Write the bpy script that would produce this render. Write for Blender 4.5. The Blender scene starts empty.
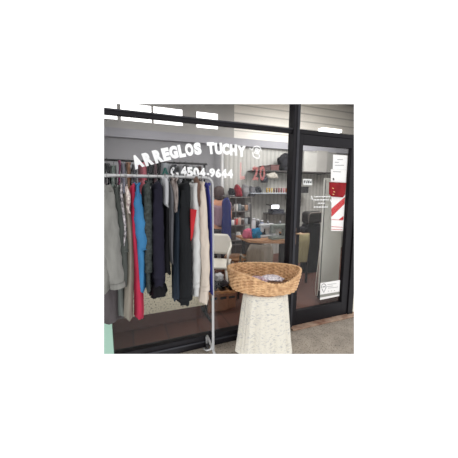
import bpy, bmesh, math, random
from mathutils import Vector, Matrix
random.seed(7)
C = bpy.context.scene
COL = C.collection
PI = math.pi
# ------------------------------------------------------------------ camera
FPX, YAW, PITCH, ROLL = 260.3, math.radians(21.91), math.radians(8.26), math.radians(0.2)
CAM = Vector((0, -2.25, 1.48))
F = Vector((math.sin(YAW)*math.cos(PITCH), math.cos(YAW)*math.cos(PITCH), -math.sin(PITCH)))
R0 = F.cross(Vector((0, 0, 1))).normalized(); U0 = R0.cross(F)
RR = R0*math.cos(ROLL)+U0*math.sin(ROLL); UU = -R0*math.sin(ROLL)+U0*math.cos(ROLL)
cd = bpy.data.cameras.new('camera'); co = bpy.data.objects.new('camera', cd); COL.objects.link(co)
cd.sensor_width = 36; cd.lens = FPX/458*36; cd.clip_start = 0.02
M = Matrix((RR, UU, -F)).transposed().to_4x4(); M.translation = CAM; co.matrix_world = M
C.camera = co
C.view_settings.view_transform = 'Standard'; C.view_settings.look = 'None'
C.view_settings.gamma = 1; C.view_settings.exposure = 0; C.view_settings.use_curve_mapping = False

def ray(x, y): return RR*((x-229)/FPX)+UU*((229-y)/FPX)+F
def at(x, y, Y=0.0):
    d = ray(x, y); return CAM+d*((Y-CAM.y)/d.y)
def atz(x, y, z=0.0):
    d = ray(x, y); return CAM+d*((z-CAM.z)/d.z)
# extent of the built fragment of street: four planes
X0, X1, Y0, Y1 = 104, 354, 104, 354
def _pl(a, b, inner):
    n = ray(*a).cross(ray(*b)).normalized()
    if n.dot(ray(*inner)) < 0: n = -n
    return n
PL = [_pl((X0, Y0), (X0, Y1), (229, 229)), _pl((X1, Y0), (X1, Y1), (229, 229)),
      _pl((X0, Y0), (X1, Y0), (229, 229)), _pl((X0, Y1), (X1, Y1), (229, 229))]
def clip_bm(bm):
    for n in PL:
        r = bmesh.ops.bisect_plane(bm, geom=bm.verts[:]+bm.edges[:]+bm.faces[:], dist=1e-6, plane_co=CAM, plane_no=n, clear_inner=True)
        ed = [e for e in r['geom_cut'] if isinstance(e, bmesh.types.BMEdge) and e.is_valid and e.is_boundary]
        if ed:
            try: bmesh.ops.holes_fill(bm, edges=ed, sides=0)
            except Exception: pass

# ------------------------------------------------------------------ materials
def mat(name, c, rough=0.6, metal=0.0, noise=0.0, nscale=20, bump=0.0, bscale=60, c2=None, stretch=(1, 1, 1), spec=0.5, emit=None):
    m = bpy.data.materials.new(name); m.use_nodes = True
    nt = m.node_tree; b = nt.nodes['Principled BSDF']
    b.inputs['Base Color'].default_value = (*c, 1); b.inputs['Roughness'].default_value = rough
    b.inputs['Metallic'].default_value = metal; b.inputs['Specular IOR Level'].default_value = spec
    if emit: b.inputs['Emission Color'].default_value = (*c, 1); b.inputs['Emission Strength'].default_value = emit
    if noise or c2 or bump:
        tc = nt.nodes.new('ShaderNodeTexCoord'); mp = nt.nodes.new('ShaderNodeMapping')
        mp.inputs['Scale'].default_value = stretch
        nt.links.new(tc.outputs['Object'], mp.inputs['Vector'])
    if noise or c2:
        n = nt.nodes.new('ShaderNodeTexNoise'); n.inputs['Scale'].default_value = nscale; n.inputs['Detail'].default_value = 5
        nt.links.new(mp.outputs['Vector'], n.inputs['Vector'])
        cr = nt.nodes.new('ShaderNodeValToRGB')
        d = noise
        lo = tuple(max(0, x*(1-d)) for x in c); hi = c2 if c2 else tuple(min(1, x*(1+d)) for x in c)
        cr.color_ramp.elements[0].color = (*lo, 1); cr.color_ramp.elements[1].color = (*hi, 1)
        cr.color_ramp.elements[0].position = 0.35; cr.color_ramp.elements[1].position = 0.65
        nt.links.new(n.outputs['Fac'], cr.inputs['Fac']); nt.links.new(cr.outputs['Color'], b.inputs['Base Color'])
    if bump:
        n2 = nt.nodes.new('ShaderNodeTexNoise'); n2.inputs['Scale'].default_value = bscale
        nt.links.new(mp.outputs['Vector'], n2.inputs['Vector'])
        bp = nt.nodes.new('ShaderNodeBump'); bp.inputs['Strength'].default_value = bump; bp.inputs['Distance'].default_value = 0.01
        nt.links.new(n2.outputs['Fac'], bp.inputs['Height']); nt.links.new(bp.outputs['Normal'], b.inputs['Normal'])
    return m
def s2l(r, g, b):
    f = lambda v: (v/255/12.92) if v/255 <= 0.04045 else ((v/255+0.055)/1.055)**2.4
    return (f(r), f(g), f(b))
def cloth(name, rgb, n=0.14, sc=25, c2=None, stretch=(1, 1, 0.25)):
    rgb = [x*0.84 for x in rgb]
    return mat(name, s2l(*rgb), rough=0.9, noise=n, nscale=sc, bump=0.8, bscale=30, c2=s2l(*c2) if c2 else None, stretch=stretch, spec=0.2)
def ribbed(name, rgb, axis, period, dark=0.75, depth=0.6):
    m = mat(name, s2l(*rgb), rough=0.45)
    nt = m.node_tree; b = nt.nodes['Principled BSDF']
    tc = nt.nodes.new('ShaderNodeTexCoord'); w = nt.nodes.new('ShaderNodeTexWave')
    w.wave_type = 'BANDS'; w.bands_direction = axis; w.wave_profile = 'SIN'; w.inputs['Scale'].default_value = 2*PI/20/period
    w.inputs['Distortion'].default_value = 0
    nt.links.new(tc.outputs['Object'], w.inputs['Vector'])
    cr = nt.nodes.new('ShaderNodeValToRGB')
    cr.color_ramp.elements[0].color = (*[x*dark for x in s2l(*rgb)], 1); cr.color_ramp.elements[1].color = (*s2l(*rgb), 1)
    cr.color_ramp.elements[0].position = 0.0; cr.color_ramp.elements[1].position = depth
    nt.links.new(w.outputs['Fac'], cr.inputs['Fac']); nt.links.new(cr.outputs['Color'], b.inputs['Base Color'])
    bp = nt.nodes.new('ShaderNodeBump'); bp.inputs['Strength'].default_value = 0.5; bp.inputs['Distance'].default_value = 0.01
    nt.links.new(w.outputs['Fac'], bp.inputs['Height']); nt.links.new(bp.outputs['Normal'], b.inputs['Normal'])
    return m
def glass_mat(name, tint=(1, 1, 1), ior=1.5):
    m = bpy.data.materials.new(name); m.use_nodes = True; nt = m.node_tree
    for n in list(nt.nodes):
        if n.type != 'OUTPUT_MATERIAL': nt.nodes.remove(n)
    out = [n for n in nt.nodes][0]
    t = nt.nodes.new('ShaderNodeBsdfTransparent'); t.inputs['Color'].default_value = (*tint, 1)
    g = nt.nodes.new('ShaderNodeBsdfGlossy'); g.inputs['Roughness'].default_value = 0.0
    lw = nt.nodes.new('ShaderNodeLayerWeight'); lw.inputs['Blend'].default_value = 0.5
    pw = nt.nodes.new('ShaderNodeMath'); pw.operation = 'POWER'; pw.inputs[1].default_value = 5; nt.links.new(lw.outputs['Facing'], pw.inputs[0])
    fr = nt.nodes.new('ShaderNodeMath'); fr.operation = 'MULTIPLY_ADD'; fr.inputs[1].default_value = 0.96; fr.inputs[2].default_value = 0.014; nt.links.new(pw.outputs[0], fr.inputs[0])
    mx = nt.nodes.new('ShaderNodeMixShader')
    nt.links.new(fr.outputs[0], mx.inputs[0]); nt.links.new(t.outputs[0], mx.inputs[1]); nt.links.new(g.outputs[0], mx.inputs[2])
    nt.links.new(mx.outputs[0], out.inputs[0])
    return m
def film_mat(name, rgb, alpha):
    m = bpy.data.materials.new(name); m.use_nodes = True; nt = m.node_tree
    b = nt.nodes['Principled BSDF']; b.inputs['Base Color'].default_value = (*s2l(*rgb), 1); b.inputs['Alpha'].default_value = alpha
    b.inputs['Roughness'].default_value = 0.6
    return m
GLASS = glass_mat('window_glass')
BLACK = mat('black_aluminium', s2l(22, 20, 24), 0.55, noise=0.15, nscale=8, spec=0.2)
ALU = mat('grey_aluminium', s2l(50, 50, 55), 0.5, noise=0.1, nscale=8, spec=0.25)
CHROME = mat('zinc_tube', s2l(178, 178, 178), 0.4, 0.4)
WHITE = mat('white_vinyl', (0.95, 0.95, 0.95), 0.6)
DARK = mat('dark_plastic', s2l(35, 34, 37), 0.5)
WOOD = mat('table_wood', s2l(170, 125, 90), 0.5, noise=0.25, nscale=6, stretch=(1, 8, 8))
PLASTIC_W = mat('white_plastic', s2l(215, 210, 200), 0.45)

# ------------------------------------------------------------------ mesh helpers
def box(bm, x0, x1, y0, y1, z0, z1, bevel=0.0):
    r = bmesh.ops.create_cube(bm, size=1)
    for v in r['verts']:
        v.co = Vector(((x0+x1)/2+v.co.x*(x1-x0), (y0+y1)/2+v.co.y*(y1-y0), (z0+z1)/2+v.co.z*(z1-z0)))
    if bevel:
        ed = list({e for v in r['verts'] for e in v.link_edges})
        bmesh.ops.bevel(bm, geom=ed, offset=bevel, segments=2, affect='EDGES', profile=0.5)
    return bm
def hexa(bm, front, back):
    """closed block between two quads (lists of four points, same order)"""
    a = [bm.verts.new(p) for p in front]; b = [bm.verts.new(p) for p in back]
    bm.faces.new(a); bm.faces.new(b[::-1])
    for i in range(4):
        j = (i+1) % 4; bm.faces.new((a[i], b[i], b[j], a[j]))
    bmesh.ops.recalc_face_normals(bm, faces=bm.faces[:])
    return bm
def tube(bm, pts, r, n=8, caps=True, closed=False):
    pts = [Vector(p) for p in pts]; N = len(pts); rings = []
    rs = r if isinstance(r, (list, tuple)) else [r]*N
    up = None
    for i, p in enumerate(pts):
        if closed: t = pts[(i+1) % N]-pts[i-1]
        else: t = pts[min(i+1, N-1)]-pts[max(i-1, 0)]
        t.normalize()
        if up is None:
            up = Vector((0, 0, 1)) if abs(t.z) < 0.9 else Vector((0, 1, 0))
        a = (up-t*up.dot(t)).normalized(); up = a; b = t.cross(a)
        rings.append([bm.verts.new(p+(a*math.cos(2*PI*k/n)+b*math.sin(2*PI*k/n))*rs[i]) for k in range(n)])
    for i in range(N if closed else N-1):
        A = rings[i]; B = rings[(i+1) % N]
        for k in range(n): bm.faces.new((A[k], A[(k+1) % n], B[(k+1) % n], B[k])).smooth = True
    if caps and not closed:
        bm.faces.new(rings[0][::-1]); bm.faces.new(rings[-1])
    return bm
def loft(bm, rings, cap=True, closed=True):
    V = [[bm.verts.new(p) for p in r] for r in rings]; n = len(V[0])
    for i in range(len(V)-1):
        for k in range(n if closed else n-1):
            bm.faces.new((V[i][k], V[i][(k+1) % n], V[i+1][(k+1) % n], V[i+1][k])).smooth = True
    if cap: bm.faces.new(V[0][::-1]); bm.faces.new(V[-1])
    return bm
def lathe(bm, prof, c, n=20, sx=1, sy=1, rot=0):
    c = Vector(c); rings = []
    for (r, z) in prof:
        ring = []
        for k in range(n):
            a = 2*PI*k/n; x = r*sx*math.cos(a); y = r*sy*math.sin(a)
            ring.append(c+Vector((x*math.cos(rot)-y*math.sin(rot), x*math.sin(rot)+y*math.cos(rot), z)))
        rings.append(ring)
    return loft(bm, rings)
def blob(bm, c, s, seed=0, amp=0.12, sub=3, rot=None, flat=False):
    """soft cloth-like lump with creases"""
    rnd = random.Random(seed); ph = [rnd.uniform(0, 6.28) for _ in range(9)]
    r = bmesh.ops.create_icosphere(bm, subdivisions=sub, radius=1)
    c = Vector(c)
    for v in r['verts']:
        p = v.co.copy()
        d = 1+amp*(math.sin(5*p.x+ph[0]+2*math.sin(3*p.z+ph[1]))+0.6*math.sin(9*p.z+ph[2]+3*p.y)+0.5*math.sin(8*p.y+ph[3]+4*p.x))
        q = [abs(p[i])**0.75*(1 if p[i] > 0 else -1) for i in range(3)]
        w = Vector((q[0]*s[0]*d, q[1]*s[1]*d, q[2]*s[2]*d))
        if flat and w.z < -s[2]*0.75: w.z = -s[2]*0.75
        if rot: w = rot @ w
        v.co = c+w
    for f in bm.faces: f.smooth = True
    return bm

WL = {}
def obj(name, bm, m, parent=None, origin=None, clip=False, smooth=None):
    bmesh.ops.recalc_face_normals(bm, faces=bm.faces[:])
    if clip: clip_bm(bm)
    me = bpy.data.meshes.new(name)
    if parent is not None: o0 = WL[parent.name]
    elif origin is not None: o0 = Vector(origin)
    else:
        if bm.verts:
            xs = [v.co for v in bm.verts]
            o0 = Vector(((min(v.x for v in xs)+max(v.x for v in xs))/2, (min(v.y for v in xs)+max(v.y for v in xs))/2, min(v.z for v in xs)))
        else: o0 = Vector((0, 0, 0))
    bmesh.ops.translate(bm, verts=bm.verts[:], vec=-o0)
    bm.to_mesh(me); bm.free()
    ms = m if isinstance(m, (list, tuple)) else [m]
    for q in ms: me.materials.append(q)
    o = bpy.data.objects.new(name, me); COL.objects.link(o)
    if parent is not None: o.parent = parent; WL[o.name] = o0
    else: o.location = o0; WL[o.name] = o0.copy()
    return o
def thing(name, loc, label, cat, group=None):
    o = bpy.data.objects.new(name, None); COL.objects.link(o); o.location = loc
    o.empty_display_size = 0.05
    WL[o.name] = Vector(loc); o['label'] = label; o['category'] = cat
    if group: o['group'] = group
    return o
def tag(o, label, cat, group=None):
    o['label'] = label; o['category'] = cat
    if group: o['group'] = group
    return o
def struct(o): o['kind'] = 'structure'; return o
def NB(): return bmesh.new()

# ------------------------------------------------------------------ the setting: facade
def quadblock(p, Ya, Yb):
    """block whose outline (four photo points taken on the facade plane) runs from depth Ya to Yb, square to the facade"""
    q = [at(x, y, 0) for x, y in p]
    return [Vector((v.x, Ya, v.z)) for v in q], [Vector((v.x, Yb, v.z)) for v in q]
# key facade lines in metres
xm0 = (at(291.2, 150).x+at(287.2, 229).x)/2          # glass right edge
xd0 = xm0+0.066                                      # mullion / door frame seam
xg0 = (at(300.6, 150).x+at(295.2, 309).x)/2            # door glass left
xg1 = (at(349, 155).x+at(340, 300).x)/2              # door glass right
xd1 = xg1+0.09                                       # door leaf right
xj1 = (at(349.7, 310).x)                             # jamb outer edge
zt0 = (at(182, 121.6).z+at(291, 133.5).z+at(353.4, 139.2).z+at(104, 115.7).z)/4   # transom bar underside
zt1 = zt0+0.042
zgT = at(303, 145).z; zgB = (at(296, 309).z+at(339, 302).z)/2
zb = (at(236, 328).z+at(190, 337).z)/2
print('FAC', xm0, xd0, xg0, xg1, xd1, xj1, zt0, zgT, zgB, zb)
XL = -0.30; ZT = 2.75; XR = 3.0
bm = NB()
box(bm, XL, xm0+0.01, -0.02, 0.02, zt0, zt1, 0.003)
fr = struct(obj('window_1', bm, BLACK, clip=True))
bm = NB(); box(bm, XL, xm0+0.01, -0.028, -0.02, zt1-0.010, zt1, 0)
obj('transom_lip', bm, ALU, fr, clip=True)
bm = NB(); box(bm, XL, xm0, -0.003, 0.003, zb-0.01, zt0+0.005); p_main = obj('window_pane', bm, GLASS, fr, clip=True)
bm = NB(); box(bm, xm0, xm0+0.034, -0.045, 0.05, 0, ZT, 0.003); obj('mullion', bm, BLACK, fr, clip=True)
bm = NB(); box(bm, xm0+0.038, xd0, -0.05, 0.05, 0, ZT, 0.003); obj('mullion', bm, ALU, fr, clip=True)
bm = NB(); box(bm, XL, xm0, -0.003, 0.003, zt1-0.005, ZT)
w2 = struct(obj('window_2', bm, GLASS, clip=True))
bm = NB(); box(bm, xd0, XR, -0.003, 0.003, zt1, ZT)
w3 = struct(obj('window_3', bm, GLASS, clip=True))
# black base board below the shop glass
bm = NB(); box(bm, XL, xm0, -0.03, 0.05, 0.0, zb, 0.004)
kb = struct(obj('baseboard_front', bm, BLACK, clip=True))
bm = NB(); box(bm, XL, xm0, -0.042, -0.03, zb*0.5, zb*0.62, 0)
obj('base_bead', bm, ALU, kb, clip=True)
# door
bm = NB(); box(bm, xd0, xj1, -0.03, 0.03, zt0+0.0, zt1, 0.003); box(bm, xd1+0.006, xj1, -0.045, 0.05, 0.0, zt0, 0.003)
dj = struct(obj('door_1', bm, BLACK, clip=True))
bm = NB()
box(bm, xd0+0.004, xg0, -0.03, 0.02, 0.02, zt0-0.004, 0.003)
box(bm, xg1, xd1, -0.03, 0.02, 0.02, zt0-0.004, 0.003)
box(bm, xg0, xg1, -0.03, 0.02, zgT, zt0-0.004, 0.003)
box(bm, xg0, xg1, -0.03, 0.02, 0.02, zgB, 0.003)
leaf = obj('door_leaf', bm, mat('door_paint', s2l(25, 23, 27), 0.55, noise=0.12, nscale=6, spec=0.2), dj, clip=True)
bm = NB(); box(bm, xg0-0.005, xg1+0.005, -0.003, 0.003, zgB-0.005, zgT+0.005); obj('door_pane', bm, GLASS, leaf)
bm = NB(); hp = at(296, 234, -0.03)
box(bm, hp.x-0.03, hp.x+0.0, -0.036, -0.03, hp.z-0.11, hp.z+0.06, 0.002)
obj('handle_plate', bm, mat('handle_bronze', s2l(90, 70, 60), 0.4, 0.5), dj)
bm = NB(); tube(bm, [(hp.x-0.015, -0.03, hp.z+0.01), (hp.x-0.015, -0.075, hp.z+0.01), (hp.x+0.02, -0.08, hp.z+0.01), (hp.x+0.075, -0.078, hp.z+0.004)], 0.008)
obj('door_handle', bm, mat('handle_brass', s2l(185, 155, 125), 0.35, 0.6), dj)
# doorstep, pavement, wall beside the door
bm = NB(); box(bm, xd0-0.02, XR, -0.10, 0.05, 0.0, 0.018, 0.004)
struct(obj('trim_1', bm, mat('terracotta_step', s2l(150, 108, 88), 0.8, noise=0.25, nscale=9, c2=s2l(176, 150, 130)), clip=True))
PAVE = mat('pavement_concrete', s2l(152, 142, 130), 0.85, noise=0.16, nscale=7, bump=0.4, bscale=90)
nt = PAVE.node_tree; b_ = nt.nodes['Principled BSDF']
sp = nt.nodes.new('ShaderNodeTexNoise'); sp.inputs['Scale'].default_value = 60; sp.inputs['Detail'].default_value = 2
cr = nt.nodes.new('ShaderNodeValToRGB'); cr.color_ramp.elements[0].position = 0.34; cr.color_ramp.elements[1].position = 0.44
cr.color_ramp.elements[0].color = (0.45, 0.42, 0.4, 1); cr.color_ramp.elements[1].color = (1, 1, 1, 1)
mxx = nt.nodes.new('ShaderNodeMix'); mxx.data_type = 'RGBA'; mxx.blend_type = 'MULTIPLY'; mxx.inputs[0].default_value = 1
tcx = nt.nodes.new('ShaderNodeTexCoord'); nt.links.new(tcx.outputs['Object'], sp.inputs['Vector'])
src = b_.inputs['Base Color'].links[0].from_socket
nt.links.new(sp.outputs['Fac'], cr.inputs['Fac']); nt.links.new(src, mxx.inputs[6]); nt.links.new(cr.outputs['Color'], mxx.inputs[7]); nt.links.new(mxx.outputs[2], b_.inputs['Base Color'])
bm = NB(); v = [bm.verts.new(p) for p in ((XL-.3, -1.6, 0), (3.6, -1.6, 0), (3.6, 0.05, 0), (XL-.3, 0.05, 0))]; bm.faces.new(v)
struct(obj('pavement', bm, PAVE, clip=True))
bm = NB(); box(bm, xj1+0.006, XR+0.3, -0.02, 0.06, 0.0, 2.6)
struct(obj('wall_front', bm, mat('cream_plaster', s2l(214, 208, 194), 0.85, noise=0.06, nscale=5), clip=True))
# pale green post at the lower left corner of the shop window
xp = (at(112, 320).x+at(114, 351).x)/2
bm = NB(); box(bm, xp-0.2, xp, -0.05, -0.0, -0.02, at(108, 300, 0).z, 0.0)
tag(obj('corner_post', bm, mat('mint_paint', s2l(150, 184, 168), 0.6), clip=True), 'short pale green post beside the black base at the far left', 'post')

# ------------------------------------------------------------------ shop interior shell
YB = 2.9
def line_z(px, z, Y):
    a = at(px, 104, Y); b = at(px, 354, Y); t = (z-a.z)/(b.z-a.z); return a.lerp(b, t)
def wallquad(name, pts, m, clip=True):
    bm = NB(); bm.faces.new([bm.verts.new(p) for p in pts]); return struct(obj(name, bm, m, clip=clip))
# left side wall runs straight back from the end of the glass
A = at(104, 104, 0.05); B = line_z(104, 0, 0.05)
up = lambda z: A.x+(A.x-B.x)/(A.z-B.z)*(z-A.z)
INW = mat('interior_grey_paint', s2l(150, 150, 152), 0.7, noise=0.05, nscale=3)
wallquad('wall_left', [line_z(104.1, 0, 0.05), line_z(104.1, 0, YB), line_z(104.1, 3.6, YB), line_z(104.1, 3.6, 0.05)], INW, clip=True)
a0, a1 = line_z(353.9, 0, 0.06), line_z(353.9, 3.0, 0.06); b0, b1 = line_z(353.9, 0, YB), line_z(353.9, 4.6, YB)
wallquad('wall_right', [a0, b0, b1, a1], mat('interior_white_paint', s2l(205, 203, 198), 0.7))
RIB = ribbed('ribbed_pvc', (184, 183, 179), 'X', 0.10, 0.78, 0.45)
PLK = ribbed('ceiling_planks', (240, 236, 229), 'Z', 0.17, 0.62, 0.12)
def zat(px, py, Y=YB): return at(px, py, Y).z
zA = (zat(160, 139)+zat(250, 149))/2; zB = zat(140, 131); zC = (zat(120, 120.8)+zat(175, 124.3))/2   # beam underside / beam top / clerestory sill
print('BACK', zA, zB, zC, zat(104, 104), zat(354, 104), at(104, 104, YB).x, at(218, 116, YB).x, at(354, 200, YB).x)
xs = at(224, 150, YB).x
bm = NB(); box(bm, -0.8, xs, YB, YB+0.05, 0, zA); struct(obj('wall_back', bm, mat('grey_plaster', s2l(140, 140, 144), 0.8, noise=0.06, nscale=2), clip=True))
bm = NB(); box(bm, xs, 7.0, YB, YB+0.05, 0, zA); struct(obj('wall_back', bm, RIB, clip=True))
bm = NB(); box(bm, -0.8, 7.0, YB-0.10, YB+0.05, zA, zB); struct(obj('trim_2', bm, mat('beam_white', s2l(158, 158, 166), 0.6, noise=0.04, nscale=3), clip=True))
# upper wall with clerestory windows on the left, pale planks on the right
xw = at(219, 118, YB).x
UPW = mat('upper_wall_paint', s2l(170, 168, 166), 0.7, noise=0.05, nscale=3)
bm = NB(); box(bm, -0.8, at(218, 115, YB).x+0.35, YB, YB+0.05, zB, zC); struct(obj('wall_back', bm, UPW, clip=True))
zW = zat(104, 104.5)+0.0
wins = [(98, 117.2), (120.8, 151.5), (153.6, 182.5), (196.5, 218)]
zW1 = zat(190, 110.5); zWs = zat(200, 126.5); 
bm = NB(); prev = -0.8
for (l, r) in wins:
    xl, xr_ = at(l, 115, YB).x, at(r, 115, YB).x
    if xl > prev: box(bm, prev, xl, YB, YB+0.05, zC, zW1)
    prev = xr_
box(bm, prev, prev+0.35, YB, YB+0.05, zC, zW1)
box(bm, -0.8, prev+0.35, YB, YB+0.05, zW1, 4.6)
XPL = prev+0.35
struct(obj('wall_back', bm, UPW, clip=True))
DAY = mat('daylit_pane', (1.0, 1.0, 1.0), 0.5, emit=1.6)
for i, (l, r) in enumerate(wins):
    xl, xr_ = at(l, 115, YB).x, at(r, 115, YB).x
    bm = NB(); box(bm, xl, xr_, YB+0.02, YB+0.03, zC, zW1); 
    struct(obj('window_%d' % (4+i), bm, DAY, clip=True))
bm = NB(); box(bm, XPL, 7.5, YB, YB+0.05, zB, 4.8); struct(obj('wall_back', bm, PLK, clip=True))
# sloping ceiling
c = [at(104, 104.2, 0.0), at(354, 104.2, 0.0), at(354, 104.2, YB), at(104, 104.2, YB)]
wallquad('ceiling', [c[0], c[1], c[2], c[3]], mat('ceiling_white', s2l(222, 220, 214), 0.7), clip=False)
# tiled floor of the shop
TILE = mat('red_brown_tile', s2l(92, 58, 46), 0.6)
nt = TILE.node_tree; tb = nt.nodes.new('ShaderNodeTexBrick'); tc = nt.nodes.new('ShaderNodeTexCoord')
tb.offset = 0; tb.inputs['Scale'].default_value = 1; tb.inputs['Brick Width'].default_value = 0.33; tb.inputs['Row Height'].default_value = 0.33
tb.inputs['Mortar Size'].default_value = 0.006; tb.inputs['Color1'].default_value = (*s2l(96, 58, 46), 1); tb.inputs['Color2'].default_value = (*s2l(80, 50, 42), 1); tb.inputs['Mortar'].default_value = (*s2l(50, 36, 32), 1)
nt.links.new(tc.outputs['Object'], tb.inputs['Vector']); nt.links.new(tb.outputs['Color'], nt.nodes['Principled BSDF'].inputs['Base Color'])
bm = NB(); bm.faces.new([bm.verts.new(p) for p in ((up(0), 0.05, 0.03), (4.6, 0.05, 0.03), (6.8, YB, 0.03), (-0.9, YB, 0.03))])
struct(obj('floor', bm, TILE, clip=True))
ZF = 0.03

# ------------------------------------------------------------------ lights
def area(name, loc, rot, sx, sy, power, col=(1, 1, 1)):
    l = bpy.data.lights.new(name, 'AREA'); l.shape = 'RECTANGLE'; l.size = sx; l.size_y = sy; l.energy = power; l.color = col
    o = bpy.data.objects.new(name, l); COL.objects.link(o); o.location = loc; o.rotation_euler = rot; return o
w = bpy.data.worlds.new('overcast'); w.use_nodes = True; C.world = w
w.node_tree.nodes['Background'].inputs[0].default_value = (1, 1, 1, 1); w.node_tree.nodes['Background'].inputs[1].default_value = 1.3
cn = (c[1]-c[0]).cross(c[3]-c[0]).normalized()
if cn.z > 0: cn = -cn
for (px, Yl, sx, pw) in ((150, 1.3, 0.6, 22), (235, 1.3, 1.0, 5), (330, 1.3, 1.2, 56)):  # added fill lamps, unseen, edge-on under the ceiling to brighten the room
    pc = at(px, 104.6, Yl)+cn*0.01
    o = area('interior_fill', pc, (0, 0, 0), sx, 0.7 if Yl > 1 else 0.2, pw, (1, 0.99, 0.97)); o.rotation_euler = (-cn).to_track_quat('Z', 'X').to_euler()
p0 = at(318, 128, 2.6); p1 = at(337, 134, 2.6)
t = thing('ceiling_light', (p0.x, 2.55, p1.z), 'rectangular white lit lamp hanging high above the door inside', 'lamp')
bm = NB(); box(bm, p0.x, p1.x, 2.45, 2.6, p1.z, p0.z-0.02, 0.01); obj('diffuser', bm, mat('lamp_diffuser', (1, 1, 1), 0.5, emit=1.6), t)
bm = NB(); box(bm, p0.x-0.01, p1.x+0.01, 2.44, 2.61, p0.z-0.02, p0.z, 0.004); obj('housing', bm, PLASTIC_W, t)

# ------------------------------------------------------------------ lettering on the glass
def glyph(ch, bold=0.02, shear=0):
    cu = bpy.data.curves.new('g', 'FONT'); cu.body = ch; cu.size = 1; cu.offset = bold; cu.resolution_u = 4; cu.shear = shear
    o = bpy.data.objects.new('g', cu); COL.objects.link(o); bpy.context.view_layer.update()
    dg = bpy.context.evaluated_depsgraph_get(); me = bpy.data.meshes.new_from_object(o.evaluated_get(dg))
    vs = [v.co.copy() for v in me.vertices]; fs = [list(p.vertices) for p in me.polygons]
    bpy.data.objects.remove(o); bpy.data.curves.remove(cu); bpy.data.meshes.remove(me)
    x0 = min(v.x for v in vs); x1 = max(v.x for v in vs); y0 = min(v.y for v in vs); y1 = max(v.y for v in vs)
    return [((v.x-x0)/(x1-x0)-0.5, (v.y-y0)/(y1-y0)-0.5) for v in vs], fs
def put_glyph(bm, ch, px, py, wpx, hpx, ang, Y=-0.0045, bold=0.02, shear=0):
    """ang: degrees counter-clockwise on the glass; placed at its point of the pane, size in metres from the pane scale there"""
    vs, fs = glyph(ch, bold, shear); c = at(px, py, Y)
    kx = (at(px+1, py, Y)-at(px-1, py, Y)).x/2; kz = (at(px, py-1, Y)-at(px, py+1, Y)).z/2
    a = math.radians(ang); out = []
    for (u, v) in vs:
        x = u*wpx*kx; z = v*hpx*kz
        out.append(bm.verts.new((c.x+x*math.cos(a)-z*math.sin(a), Y, c.z+x*math.sin(a)+z*math.cos(a))))
    for f in fs:
        try: bm.faces.new([out[i] for i in f])
        except ValueError: pass
t = thing('shop_lettering', at(136, 172, -0.0045), 'big white arched lettering with shop name and telephone number on the glass', 'lettering')
bm = NB()
for ch, x, y, wd, h, a in (('A', 137.3, 161.6, 10.5, 13.5, 22), ('R', 148, 158.9, 9, 13.2, 19), ('R', 158, 156.2, 9, 13.2, 17), ('E', 166, 154.3, 7.4, 13, 14),
                           ('G', 173.6, 152.3, 8.4, 13, 12), ('L', 181.7, 151, 6.6, 12.8, 11), ('O', 189.3, 149.7, 8.2, 12.6, 9), ('S', 197.6, 148.7, 7.2, 12.3, 8),
                           ('T', 210.9, 148.2, 7.2, 12, 6), ('U', 218.6, 148.7, 7.4, 11.8, 5), ('C', 226, 149.1, 6.9, 11.4, 4), ('H', 233.5, 150, 7, 11.2, 2), ('Y', 241.6, 151.3, 8.6, 11.2, 1)):
    put_glyph(bm, ch, x, y, wd*1.03, h, a, bold=0.075)
obj('name_letters', bm, WHITE, t)
bm = NB()
for i, ch in enumerate('4504'): put_glyph(bm, ch, 183.8+6.2*i, 171.4+0.45*i, 6.1, 9.8, 3, bold=0.065)
put_glyph(bm, '-', 208, 174, 2.6, 2.0, 3)
for i, ch in enumerate('9644'): put_glyph(bm, ch, 212.3+5.9*i, 172.8+0.35*i, 5.8, 9.0, 3, bold=0.06)
obj('number_digits', bm, WHITE, t)
def strokes(bm, pts, r, Y=-0.004):
    """flat vinyl stroke following photo points on the pane"""
    P = [at(x, y, Y) for x, y in pts]; L = []
    for i, p in enumerate(P):
        d = (P[min(i+1, len(P)-1)]-P[max(i-1, 0)]); d.y = 0; d.normalize(); n = Vector((-d.z, 0, d.x)); L.append((p+n*r, p-n*r))
    for i in range(len(L)-1):
        a, b = L[i], L[i+1]; vs = [Vector(q) for q in (a[0], a[1], b[1], b[0])]
        bm.faces.new([bm.verts.new((q.x, Y, q.z)) for q in vs])
bm = NB()
strokes(bm, [(173, 168.5), (171.8, 170), (171.6, 172.5), (172.8, 174.6), (175, 175.6), (177.5, 175.2)], 0.0085)
strokes(bm, [(172.2, 168.6), (174, 169.4)], 0.014); strokes(bm, [(176, 174.2), (178.6, 174.2)], 0.014)
obj('handset_mark', bm, WHITE, t)
bm = NB()
strokes(bm, [(249.5, 148), (252, 150), (254, 146.8), (257, 146), (260, 147.6), (261.5, 151)], 0.0045)
strokes(bm, [(252.8, 152), (253.2, 156), (256, 158), (259, 158.2), (259.5, 154.5)], 0.005)
strokes(bm, [(256, 148), (259.6, 150), (258.6, 154), (254.6, 153), (256, 148)], 0.0055); strokes(bm, [(256.4, 150), (258, 152.6)], 0.012)
obj('telephone_mark', bm, WHITE, t)
t2 = thing('red_lettering', at(243, 180, -0.004), 'faded pale red letters and digits on glass under the telephone drawing', 'lettering')
FILM = film_mat('faded_red_film', (236, 140, 136), 0.38)
for ch, x, y, wd, h in (('L', 242.3, 171, 5, 17), ('2', 255.5, 173, 6, 14), ('0', 262.4, 173, 5.4, 15)):
    bm = NB(); put_glyph(bm, ch, x, y, wd, h, 0, bold=0.03); obj('faded_letter', bm, FILM, t2)
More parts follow.
